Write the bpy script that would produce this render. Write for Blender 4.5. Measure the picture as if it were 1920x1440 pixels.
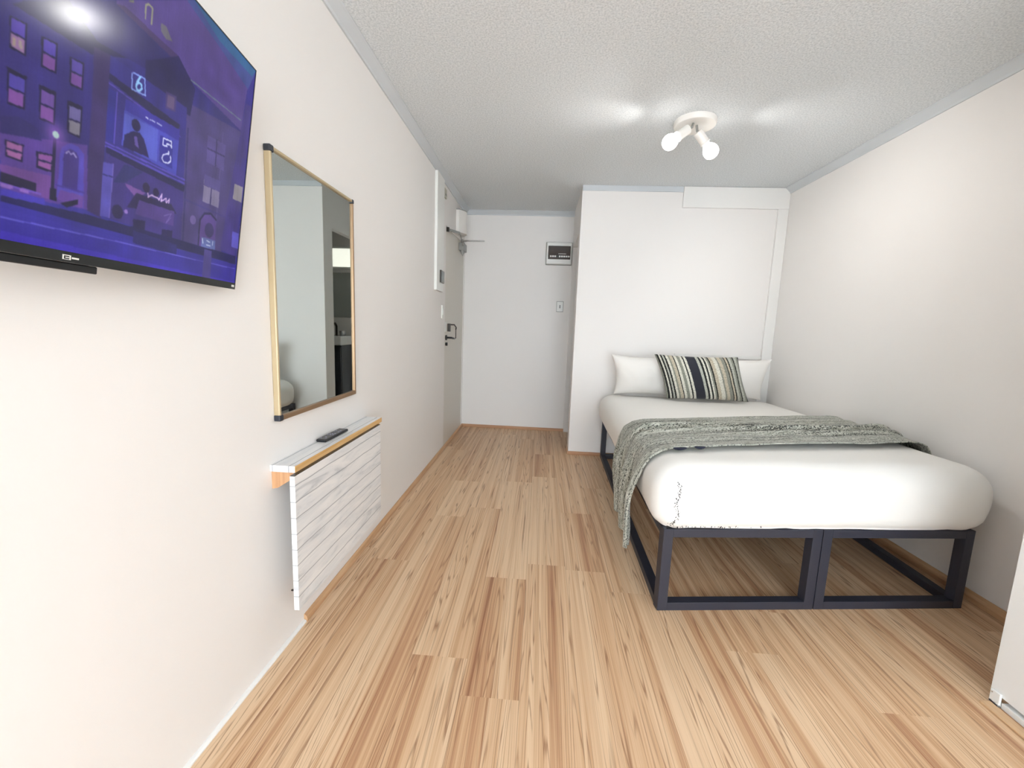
import bpy, bmesh, math, random
import numpy as np
from mathutils import Vector, Matrix, noise

for _o in list(bpy.data.objects):
    bpy.data.objects.remove(_o)
S = bpy.context.scene
C = S.collection
PI = math.pi

# ------------------------------------------------------------------ camera
cam_data = bpy.data.cameras.new('camera')
cam_data.sensor_fit = 'HORIZONTAL'
cam_data.sensor_width = 36.0
cam_data.lens = 794.475 / 1920 * 36.0
cam_data.clip_start = 0.02
cam_data.clip_end = 100
cam = bpy.data.objects.new('camera', cam_data)
C.objects.link(cam)
_r = Vector((0.99703196, 0.06789036, 0.03630651))
_u = Vector((-0.04511536, 0.13308527, 0.99007723))
_w = Vector((-0.06238484, 0.98877662, -0.13575316))
_m = Matrix((_r, _u, -_w)).transposed().to_4x4()
_m.translation = Vector((0, 0, 1.17444))
cam.matrix_world = _m
S.camera = cam

# ------------------------------------------------------------------ light
EXPOSURE = 0.06
SKY = 10.3
W_ = bpy.data.worlds.new('daylight')
S.world = W_
W_.use_nodes = True
bg = W_.node_tree.nodes['Background']
bg.inputs['Color'].default_value = (0.82, 0.915, 1.0, 1)
bg.inputs['Strength'].default_value = SKY
S.view_settings.view_transform = 'Standard'
S.view_settings.look = 'None'
S.view_settings.exposure = EXPOSURE
S.view_settings.gamma = 1.0
S.view_settings.use_curve_mapping = False
BULB = 6.0
LOBE = 1.9
GLOW = 15.0

# ------------------------------------------------------------------ room numbers (metres)
XL, XR, YF, YH, XC, H = -0.873, 2.032, 4.771, 3.891, 0.305, 2.4
YB = -2.80                 # window wall behind the camera
XN = 1.548                 # face of the wardrobe
YN = 1.37                  # end of the wardrobe
WX0, WX1, WZ0, WZ1 = -0.80, 1.96, 0.06, 2.30     # window opening

# ------------------------------------------------------------------ helpers
def srgb(r, g, b):
    f = lambda c: (c/255/12.92) if c/255 <= 0.04045 else ((c/255+0.055)/1.055)**2.4
    return (f(r), f(g), f(b), 1)

def link(o):
    C.objects.link(o)
    return o

def obj(name, bm, mat, parent=None, smooth=False, bevel=0, seg=2):
    bmesh.ops.recalc_face_normals(bm, faces=bm.faces)
    me = bpy.data.meshes.new(name)
    bm.to_mesh(me)
    bm.free()
    for m in (mat if isinstance(mat, (list, tuple)) else [mat]):
        me.materials.append(m)
    o = link(bpy.data.objects.new(name, me))
    if parent is not None:
        o.parent = parent
        o.matrix_parent_inverse = Matrix.Translation(-parent.location)
    if bevel:
        md = o.modifiers.new('bevel', 'BEVEL')
        md.width = bevel
        md.segments = seg
        md.limit_method = 'ANGLE'
        md.angle_limit = 0.6
    if smooth:
        for p in me.polygons:
            p.use_smooth = True
        if smooth == 'auto':
            try:
                me.set_sharp_from_angle(angle=0.6)
            except Exception:
                pass
    return o

def tag(o, label, cat, group=None, kind=None):
    o['label'] = label
    o['category'] = cat
    if group:
        o['group'] = group
    if kind:
        o['kind'] = kind
    return o

def thing(name, label, cat, loc=(0, 0, 0), group=None):
    o = link(bpy.data.objects.new(name, None))
    o.location = loc
    o.empty_display_size = 0.05
    return tag(o, label, cat, group)

def struct(name, bm, mat, parent=None, bevel=0, label=None):
    o = obj(name, bm, mat, parent, bevel=bevel)
    if parent is None:
        o['kind'] = 'structure'
        if label:
            o['label'] = label
    return o

def new():
    return bmesh.new()

def box(bm, x0, x1, y0, y1, z0, z1, f=None, mi=0):
    P = [(x0, y0, z0), (x1, y0, z0), (x1, y1, z0), (x0, y1, z0), (x0, y0, z1), (x1, y0, z1), (x1, y1, z1), (x0, y1, z1)]
    v = [bm.verts.new(f(*p) if f else p) for p in P]
    for q in ((0, 3, 2, 1), (4, 5, 6, 7), (0, 1, 5, 4), (1, 2, 6, 5), (2, 3, 7, 6), (3, 0, 4, 7)):
        fc = bm.faces.new([v[i] for i in q])
        fc.material_index = mi
    return bm

def B(*a, **k):
    return box(new(), *a, **k)

def prism(bm, prof, p0, p1, ax, ay):
    """extrude 2d profile (list of (a,b)) from p0 to p1; a along ax, b along ay"""
    p0, p1, ax, ay = map(Vector, (p0, p1, ax, ay))
    A = [bm.verts.new(p0 + ax*a + ay*b) for a, b in prof]
    D = [bm.verts.new(p1 + ax*a + ay*b) for a, b in prof]
    n = len(prof)
    for i in range(n):
        bm.faces.new((A[i], A[(i+1) % n], D[(i+1) % n], D[i]))
    bm.faces.new(A[::-1])
    bm.faces.new(D)
    return bm

def frame_of(d):
    d = Vector(d).normalized()
    a = Vector((0, 0, 1)) if abs(d.z) < 0.9 else Vector((1, 0, 0))
    x = d.cross(a).normalized()
    return x, d.cross(x).normalized(), d

def lathe(bm, prof, origin, axis, n=32):
    """prof: list of (radius, along)"""
    x, y, d = frame_of(axis)
    o = Vector(origin)
    rings = []
    for r, h in prof:
        if r < 1e-6:
            rings.append([bm.verts.new(o + d*h)])
        else:
            rings.append([bm.verts.new(o + d*h + (x*math.cos(2*PI*i/n) + y*math.sin(2*PI*i/n))*r) for i in range(n)])
    for a, b in zip(rings, rings[1:]):
        for i in range(n):
            j = (i+1) % n
            if len(a) == 1 and len(b) == 1:
                continue
            if len(a) == 1:
                bm.faces.new((a[0], b[i], b[j]))
            elif len(b) == 1:
                bm.faces.new((a[i], b[0], a[j]))
            else:
                bm.faces.new((a[i], b[i], b[j], a[j]))
    if len(rings[0]) > 1:
        bm.faces.new(rings[0])
    if len(rings[-1]) > 1:
        bm.faces.new(rings[-1][::-1])
    return bm

def rod(bm, p0, p1, r, n=14):
    p0, p1 = Vector(p0), Vector(p1)
    return lathe(bm, [(r, 0), (r, (p1-p0).length)], p0, p1-p0, n)

def tube(bm, pts, r, n=10):
    pts = [Vector(p) for p in pts]
    rings = []
    for i, p in enumerate(pts):
        d = (pts[min(i+1, len(pts)-1)] - pts[max(i-1, 0)])
        x, y, d = frame_of(d)
        if rings:
            x = (px - d*px.dot(d)).normalized()
            y = d.cross(x)
        px = x
        rings.append([bm.verts.new(p + (x*math.cos(2*PI*k/n) + y*math.sin(2*PI*k/n))*r) for k in range(n)])
    for a, b in zip(rings, rings[1:]):
        for k in range(n):
            bm.faces.new((a[k], a[(k+1) % n], b[(k+1) % n], b[k]))
    bm.faces.new(rings[0])
    bm.faces.new(rings[-1][::-1])
    return bm

def bar(bm, p0, p1, wd, z0, z1, side=0.0):
    """horizontal bar between two floor points, width wd, shifted sideways"""
    p0, p1 = Vector((p0[0], p0[1], 0)), Vector((p1[0], p1[1], 0))
    d = (p1-p0).normalized()
    n = Vector((-d.y, d.x, 0))
    a = n*(side - wd/2)
    b = n*(side + wd/2)
    V = []
    for z in (z0, z1):
        for q in (p0+a, p1+a, p1+b, p0+b):
            V.append(bm.verts.new((q.x, q.y, z)))
    for q in ((0, 3, 2, 1), (4, 5, 6, 7), (0, 1, 5, 4), (1, 2, 6, 5), (2, 3, 7, 6), (3, 0, 4, 7)):
        bm.faces.new([V[i] for i in q])
    return bm

# ------------------------------------------------------------------ materials
def mat(name, col, rough=0.5, metal=0.0, spec=0.5, bump=None, emit=None, sheen=0, coat=0):
    m = bpy.data.materials.new(name)
    m.use_nodes = True
    nt = m.node_tree
    b = nt.nodes['Principled BSDF']
    b.inputs['Base Color'].default_value = col
    b.inputs['Roughness'].default_value = rough
    b.inputs['Metallic'].default_value = metal
    b.inputs['Specular IOR Level'].default_value = spec
    if sheen:
        b.inputs['Sheen Weight'].default_value = sheen
    if coat:
        b.inputs['Coat Weight'].default_value = coat
        b.inputs['Coat Roughness'].default_value = 0.1
    if emit:
        b.inputs['Emission Color'].default_value = emit[0]
        b.inputs['Emission Strength'].default_value = emit[1]
    if bump:
        sc, st, dist = bump
        tc = nt.nodes.new('ShaderNodeTexCoord')
        n = nt.nodes.new('ShaderNodeTexNoise')
        n.inputs['Scale'].default_value = sc
        n.inputs['Detail'].default_value = 4
        bp = nt.nodes.new('ShaderNodeBump')
        bp.inputs['Strength'].default_value = st
        bp.inputs['Distance'].default_value = dist
        nt.links.new(tc.outputs['Object'], n.inputs['Vector'])
        nt.links.new(n.outputs['Fac'], bp.inputs['Height'])
        nt.links.new(bp.outputs['Normal'], b.inputs['Normal'])
    return m

def N(nt, typ, **kw):
    n = nt.nodes.new(typ)
    for k, v in kw.items():
        if k == 'op':
            n.operation = v
        elif hasattr(n, k) and k not in ('inputs',):
            setattr(n, k, v)
        else:
            n.inputs[k].default_value = v
    return n

def math_(nt, op, a, b=None, c=None, clamp=False):
    n = nt.nodes.new('ShaderNodeMath')
    n.operation = op
    n.use_clamp = clamp
    for i, v in enumerate((a, b, c)):
        if v is None:
            continue
        if isinstance(v, (int, float)):
            n.inputs[i].default_value = v
        else:
            nt.links.new(v, n.inputs[i])
    return n.outputs[0]

def mix(nt, fac, a, b, mode='MIX'):
    n = nt.nodes.new('ShaderNodeMix')
    n.data_type = 'RGBA'
    n.blend_type = mode
    for k, v in ((0, fac), (6, a), (7, b)):
        if isinstance(v, (int, float, tuple)):
            n.inputs[k].default_value = v
        else:
            nt.links.new(v, n.inputs[k])
    return n.outputs[2]

def ramp(nt, fac, stops, interp='LINEAR'):
    n = nt.nodes.new('ShaderNodeValToRGB')
    n.color_ramp.interpolation = interp
    e = n.color_ramp.elements
    while len(e) < len(stops):
        e.new(0.5)
    for i, (p, c) in enumerate(stops):
        e[i].position = p
        e[i].color = c
    nt.links.new(fac, n.inputs[0])
    return n.outputs[0]

M = {}
M['wall'] = mat('painted_wall', srgb(240, 236, 232), 0.55, bump=(160, 0.06, 0.002))
M['wallroom'] = mat('painted_wall_behind_camera', srgb(236, 234, 230), 0.6)
M['trimwhite'] = mat('white_trim_paint', srgb(240, 238, 234), 0.4)
M['cornice'] = mat('cornice_paint', srgb(206, 210, 213), 0.55)
M['door'] = mat('door_paint', srgb(222, 217, 207), 0.4)
M['wardrobe'] = mat('wardrobe_laminate', srgb(240, 240, 238), 0.35)
M['white'] = mat('white_plastic', srgb(240, 240, 236), 0.35)
M['lampwhite'] = mat('lamp_enamel', srgb(238, 234, 228), 0.35)
M['greyplastic'] = mat('grey_plastic', srgb(150, 150, 145), 0.4)
M['black'] = mat('black_metal_paint', srgb(46, 47, 58), 0.5, spec=0.5, bump=(300, 0.05, 0.001))
M['blackplastic'] = mat('black_plastic', srgb(22, 24, 28), 0.3)
M['bezel'] = mat('tv_bezel', srgb(24, 28, 30), 0.35)
M['darkcap'] = mat('dark_corner_cap', srgb(40, 44, 54), 0.35)
M['chrome'] = mat('chrome', srgb(205, 205, 205), 0.18, metal=1.0)
M['gunmetal'] = mat('gunmetal', srgb(70, 66, 62), 0.3, metal=0.8)
M['sheet'] = mat('white_sheet_cotton', srgb(243, 240, 234), 0.85, spec=0.2, bump=(500, 0.1, 0.001), sheen=0.1)
M['pillow'] = mat('white_pillow_cotton', srgb(240, 236, 230), 0.85, spec=0.2, bump=(18, 0.25, 0.01), sheen=0.1)
M['mirror'] = mat('mirror_glass', (0.66, 0.71, 0.69, 1), 0.015, metal=1.0)
M['bulb'] = mat('lit_bulb', srgb(255, 255, 255), 0.4, emit=((1.0, 0.985, 0.95, 1), BULB))
M['glass_dark'] = mat('smoked_plastic', srgb(60, 50, 48), 0.08, coat=0.5)
M['lcd'] = mat('grey_lcd', srgb(120, 130, 132), 0.15)
M['tile'] = mat('dark_bathroom_tile', srgb(52, 60, 64), 0.12)
M['vanity'] = mat('vanity_charcoal', srgb(40, 46, 54), 0.12)
M['ceramic'] = mat('white_ceramic', srgb(225, 225, 222), 0.1)
M['bathlight'] = mat('bathroom_lamp_diffuser', srgb(255, 250, 235), 0.4, emit=((1.0, 0.96, 0.86, 1), 1.2))

def ceiling_mat():
    m = mat('sprayed_ceiling', srgb(212, 214, 212), 0.95, spec=0.1)
    nt = m.node_tree
    b = nt.nodes['Principled BSDF']
    tc = N(nt, 'ShaderNodeTexCoord')
    n1 = N(nt, 'ShaderNodeTexNoise')
    n1.inputs['Scale'].default_value = 120
    n1.inputs['Detail'].default_value = 3
    n1.inputs['Roughness'].default_value = 0.7
    nt.links.new(tc.outputs['Object'], n1.inputs['Vector'])
    c = ramp(nt, n1.outputs['Fac'], [(0.35, srgb(207, 212, 215)), (0.6, srgb(237, 240, 242))])
    nt.links.new(c, b.inputs['Base Color'])
    bp = N(nt, 'ShaderNodeBump')
    bp.inputs['Strength'].default_value = 0.5
    bp.inputs['Distance'].default_value = 0.006
    nt.links.new(n1.outputs['Fac'], bp.inputs['Height'])
    nt.links.new(bp.outputs['Normal'], b.inputs['Normal'])
    return m
M['ceiling'] = ceiling_mat()

def wood_simple(name, c1, c2, axis='Y', rough=0.45):
    m = mat(name, c1, rough)
    nt = m.node_tree
    b = nt.nodes['Principled BSDF']
    tc = N(nt, 'ShaderNodeTexCoord')
    mp = N(nt, 'ShaderNodeMapping')
    sc = {'X': (1.5, 40, 40), 'Y': (40, 1.5, 40), 'Z': (40, 40, 1.5)}[axis]
    mp.inputs['Scale'].default_value = sc
    n1 = N(nt, 'ShaderNodeTexNoise')
    n1.inputs['Scale'].default_value = 2.0
    n1.inputs['Detail'].default_value = 5
    nt.links.new(tc.outputs['Object'], mp.inputs['Vector'])
    nt.links.new(mp.outputs[0], n1.inputs['Vector'])
    nt.links.new(ramp(nt, n1.outputs['Fac'], [(0.3, c1), (0.7, c2)]), b.inputs['Base Color'])
    return m
M['skirt'] = wood_simple('skirting_wood', srgb(190, 146, 106), srgb(214, 174, 134))
M['skirtx'] = wood_simple('skirting_wood_across', srgb(170, 122, 88), srgb(198, 152, 114), 'X')
M['edgewood'] = wood_simple('oak_edge', srgb(214, 164, 100), srgb(238, 198, 140))
M['bracket'] = wood_simple('bracket_wood', srgb(190, 140, 98), srgb(212, 166, 124), 'Z')

def bronze_shaded():
    m = mat('bronze_frame_shaded', srgb(158, 128, 98), 0.34, metal=0.5)
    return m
M['bronze_shaded'] = bronze_shaded()  # shaded copy of the mirror frame, shade painted into the colour
M['gold'] = mat('pale_gold_frame_lit', srgb(198, 180, 146), 0.36, metal=0.4)  # lit copy of the same frame, painted paler where light falls

def floor_mat():
    """two-strip laminate; every plank face carries UV (across 0..1, along metres) and random numbers"""
    m = bpy.data.materials.new('oak_laminate_floor')
    m.use_nodes = True
    nt = m.node_tree
    b = nt.nodes['Principled BSDF']
    uv = N(nt, 'ShaderNodeUVMap')
    uv.uv_map = 'UVMap'
    at = N(nt, 'ShaderNodeAttribute')
    at.attribute_name = 'plank'
    sep = N(nt, 'ShaderNodeSeparateXYZ')
    nt.links.new(uv.outputs[0], sep.inputs[0])
    sa = N(nt, 'ShaderNodeSeparateColor')
    nt.links.new(at.outputs['Color'], sa.inputs[0])
    u, v = sep.outputs[0], sep.outputs[1]
    ra, rb, rc = sa.outputs[0], sa.outputs[1], sa.outputs[2]
    # grain space: u in strip widths (0.095 m), v in metres, offset by randoms
    ox = math_(nt, 'MULTIPLY', ra, 37.0)
    oy = math_(nt, 'MULTIPLY', rb, 53.0)
    def vec(su, sv, z=0.0):
        c = N(nt, 'ShaderNodeCombineXYZ')
        nt.links.new(math_(nt, 'ADD', math_(nt, 'MULTIPLY', u, su), ox), c.inputs[0])
        nt.links.new(math_(nt, 'ADD', math_(nt, 'MULTIPLY', v, sv), oy), c.inputs[1])
        c.inputs[2].default_value = z
        return c.outputs[0]
    def noi(vv, sc, det=2, rough=0.5, dist=0.0):
        n = N(nt, 'ShaderNodeTexNoise')
        n.inputs['Scale'].default_value = sc
        n.inputs['Detail'].default_value = det
        n.inputs['Roughness'].default_value = rough
        n.inputs['Distortion'].default_value = dist
        nt.links.new(vv, n.inputs['Vector'])
        return n.outputs['Fac']
    broad = noi(vec(1.0, 0.30), 1.0, 2, 0.55)            # slow tone drift: makes cathedral arches
    fine = noi(vec(7.0, 0.7, 3.0), 1.0, 4, 0.6)
    hair = noi(vec(34.0, 1.1, 7.0), 1.0, 3, 0.6)
    # growth rings: iso-lines of the slow field
    f = math_(nt, 'ADD', math_(nt, 'MULTIPLY', broad, 26.0), math_(nt, 'MULTIPLY', fine, 1.1))
    fr = math_(nt, 'FRACT', f)
    tri = math_(nt, 'ABSOLUTE', math_(nt, 'SUBTRACT', fr, 0.5))
    line = math_(nt, 'SUBTRACT', 1.0, math_(nt, 'MULTIPLY', tri, 6.5), clamp=True)
    lmask = noi(vec(2.4, 0.4, 11.0), 1.0, 2)
    lm = math_(nt, 'MULTIPLY', math_(nt, 'SUBTRACT', lmask, 0.39, clamp=True), 7.0, clamp=True)
    line = math_(nt, 'MULTIPLY', line, lm)
    band = noi(vec(2.8, 0.30, 31.0), 1.0, 4, 0.6, 0.3)
    tone = math_(nt, 'ADD', math_(nt, 'MULTIPLY', band, 1.0), math_(nt, 'MULTIPLY', fine, 0.40))
    tone = math_(nt, 'ADD', tone, math_(nt, 'MULTIPLY', hair, 0.42))
    tone = math_(nt, 'ADD', tone, math_(nt, 'MULTIPLY', rc, 0.26))
    # ramp clamps to 1: rescale
    tone_n = math_(nt, 'DIVIDE', tone, 1.38)
    base = ramp(nt, tone_n, [(0.47, srgb(146, 98, 70)), (0.59, srgb(184, 137, 102)), (0.70, srgb(210, 170, 131)), (0.86, srgb(229, 197, 161))])
    col = mix(nt, math_(nt, 'MULTIPLY', line, 0.75), base, srgb(138, 92, 62))
    # thin light streaks
    ls = math_(nt, 'MULTIPLY', math_(nt, 'SUBTRACT', noi(vec(14.0, 0.7, 23.0), 1.0, 1), 0.62, clamp=True), 5.0, clamp=True)
    col = mix(nt, math_(nt, 'MULTIPLY', ls, 0.5), col, srgb(236, 208, 168))
    # plank seams
    e1 = math_(nt, 'MINIMUM', u, math_(nt, 'SUBTRACT', 2.0, u))
    seam = math_(nt, 'LESS_THAN', e1, 0.012)
    col = mix(nt, math_(nt, 'MULTIPLY', seam, 0.35), col, srgb(120, 78, 50))
    nt.links.new(col, b.inputs['Base Color'])
    b.inputs['Roughness'].default_value = 0.42
    b.inputs['Specular IOR Level'].default_value = 0.35
    bp = N(nt, 'ShaderNodeBump')
    bp.inputs['Strength'].default_value = 0.12
    bp.inputs['Distance'].default_value = 0.002
    nt.links.new(math_(nt, 'SUBTRACT', hair, line), bp.inputs['Height'])
    nt.links.new(bp.outputs['Normal'], b.inputs['Normal'])
    return m
M['floor'] = floor_mat()

def planks_white():
    """whitewashed pine-look laminate with grey board lines; axis given by UV"""
    m = mat('whitewashed_boards', srgb(236, 234, 232), 0.4)
    nt = m.node_tree
    b = nt.nodes['Principled BSDF']
    uv = N(nt, 'ShaderNodeUVMap')
    uv.uv_map = 'UVMap'
    sep = N(nt, 'ShaderNodeSeparateXYZ')
    nt.links.new(uv.outputs[0], sep.inputs[0])
    mp = N(nt, 'ShaderNodeMapping')
    mp.inputs['Scale'].default_value = (2.2, 14, 1)
    nt.links.new(uv.outputs[0], mp.inputs[0])
    n = N(nt, 'ShaderNodeTexNoise')
    n.inputs['Scale'].default_value = 1.6
    n.inputs['Detail'].default_value = 6
    n.inputs['Roughness'].default_value = 0.65
    n.inputs['Distortion'].default_value = 0.8
    nt.links.new(mp.outputs[0], n.inputs['Vector'])
    base = ramp(nt, n.outputs['Fac'], [(0.30, srgb(188, 190, 192)), (0.44, srgb(228, 228, 228)), (0.62, srgb(242, 240, 238))])
    n2 = N(nt, 'ShaderNodeTexNoise')
    n2.inputs['Scale'].default_value = 7
    nt.links.new(uv.outputs[0], n2.inputs['Vector'])
    w = math_(nt, 'ADD', sep.outputs[1], math_(nt, 'MULTIPLY', n2.outputs['Fac'], 0.010))
    fr = math_(nt, 'FRACT', math_(nt, 'DIVIDE', w, 0.0555))
    ln = math_(nt, 'LESS_THAN', math_(nt, 'ABSOLUTE', math_(nt, 'SUBTRACT', fr, 0.5)), 0.034)
    col = mix(nt, math_(nt, 'MULTIPLY', ln, 0.75), base, srgb(150, 152, 156))
    nt.links.new(col, b.inputs['Base Color'])
    return m
M['whiteboards'] = planks_white()

def knit():
    m = mat('marled_knit', srgb(176, 178, 160), 0.95, spec=0.1, sheen=0.2)
    nt = m.node_tree
    b = nt.nodes['Principled BSDF']
    uv = N(nt, 'ShaderNodeUVMap')
    uv.uv_map = 'UVMap'
    def noi(sx, sy, sc, det=2):
        mp = N(nt, 'ShaderNodeMapping')
        mp.inputs['Scale'].default_value = (sx, sy, 1)
        n = N(nt, 'ShaderNodeTexNoise')
        n.inputs['Scale'].default_value = sc
        n.inputs['Detail'].default_value = det
        nt.links.new(uv.outputs[0], mp.inputs[0])
        nt.links.new(mp.outputs[0], n.inputs['Vector'])
        return n.outputs['Fac']
    fleck = noi(90, 260, 1.0, 2)
    tone = noi(20, 110, 1.0, 2)
    rows = noi(0.6, 60, 1.0, 1)
    base = ramp(nt, tone, [(0.35, srgb(150, 151, 138)), (0.65, srgb(202, 202, 190))])
    k = math_(nt, 'MULTIPLY', math_(nt, 'SUBTRACT', math_(nt, 'ADD', fleck, math_(nt, 'MULTIPLY', math_(nt, 'SUBTRACT', rows, 0.5), 0.55)), 0.525, clamp=True), 16.0, clamp=True)
    col = mix(nt, math_(nt, 'MULTIPLY', k, 0.9), base, srgb(44, 46, 44))
    nt.links.new(col, b.inputs['Base Color'])
    bp = N(nt, 'ShaderNodeBump')
    bp.inputs['Strength'].default_value = 0.6
    bp.inputs['Distance'].default_value = 0.003
    nt.links.new(fleck, bp.inputs['Height'])
    nt.links.new(bp.outputs['Normal'], b.inputs['Normal'])
    return m
M['knit'] = knit()
M['navy'] = mat('navy_cloth', srgb(34, 36, 52), 0.9)

def stripes():
    m = mat('striped_weave', srgb(190, 185, 170), 0.92, spec=0.1, sheen=0.2)
    nt = m.node_tree
    b = nt.nodes['Principled BSDF']
    uv = N(nt, 'ShaderNodeUVMap')
    uv.uv_map = 'UVMap'
    sep = N(nt, 'ShaderNodeSeparateXYZ')
    nt.links.new(uv.outputs[0], sep.inputs[0])
    nz = N(nt, 'ShaderNodeTexNoise')
    nz.inputs['Scale'].default_value = 60
    nt.links.new(uv.outputs[0], nz.inputs['Vector'])
    x = math_(nt, 'ADD', sep.outputs[0], math_(nt, 'MULTIPLY', math_(nt, 'SUBTRACT', nz.outputs['Fac'], 0.5), 0.016))
    cr, k, gy, be, nv, lg = srgb(226, 222, 208), srgb(36, 36, 36), srgb(148, 148, 136), srgb(200, 188, 166), srgb(52, 53, 60), srgb(190, 190, 178)
    seq = [(0.0, gy), (.02, k), (.045, cr), (.065, k), (.085, lg), (.105, k), (.125, cr), (.15, gy), (.17, be), (.205, k), (.215, cr), (.25, gy),
           (.285, cr), (.31, k), (.325, cr), (.355, nv), (.465, lg), (.50, k), (.52, cr), (.545, k), (.565, cr), (.585, gy), (.605, k), (.62, be), (.66, cr), (.70, gy), (.72, be), (.76, gy)]
    a = ramp(nt, x, seq, 'CONSTANT')
    seq2 = [(0.0, gy), (.80, k), (.81, be), (.835, k), (.85, lg), (.88, gy), (.905, k), (.92, lg), (.95, gy), (.975, k)]
    a2 = ramp(nt, x, seq2, 'CONSTANT')
    col = mix(nt, math_(nt, 'GREATER_THAN', x, 0.795), a, a2)
    n = N(nt, 'ShaderNodeTexNoise')
    n.inputs['Scale'].default_value = 1
    n.inputs['Detail'].default_value = 2
    mp = N(nt, 'ShaderNodeMapping')
    mp.inputs['Scale'].default_value = (190, 42, 1)
    nt.links.new(uv.outputs[0], mp.inputs[0])
    nt.links.new(mp.outputs[0], n.inputs['Vector'])
    d = math_(nt, 'MULTIPLY', math_(nt, 'SUBTRACT', n.outputs['Fac'], 0.50, clamp=True), 5.0, clamp=True)
    isn = math_(nt, 'MULTIPLY', math_(nt, 'GREATER_THAN', x, 0.355), math_(nt, 'LESS_THAN', x, 0.465))
    d = math_(nt, 'MULTIPLY', d, math_(nt, 'SUBTRACT', 1.0, isn))
    col = mix(nt, math_(nt, 'MULTIPLY', d, 0.8), col, srgb(70, 70, 64))
    nt.links.new(col, b.inputs['Base Color'])
    bp = N(nt, 'ShaderNodeBump')
    bp.inputs['Strength'].default_value = 0.5
    bp.inputs['Distance'].default_value = 0.003
    nt.links.new(n.outputs['Fac'], bp.inputs['Height'])
    nt.links.new(bp.outputs['Normal'], b.inputs['Normal'])
    return m
M['stripes'] = stripes()
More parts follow.
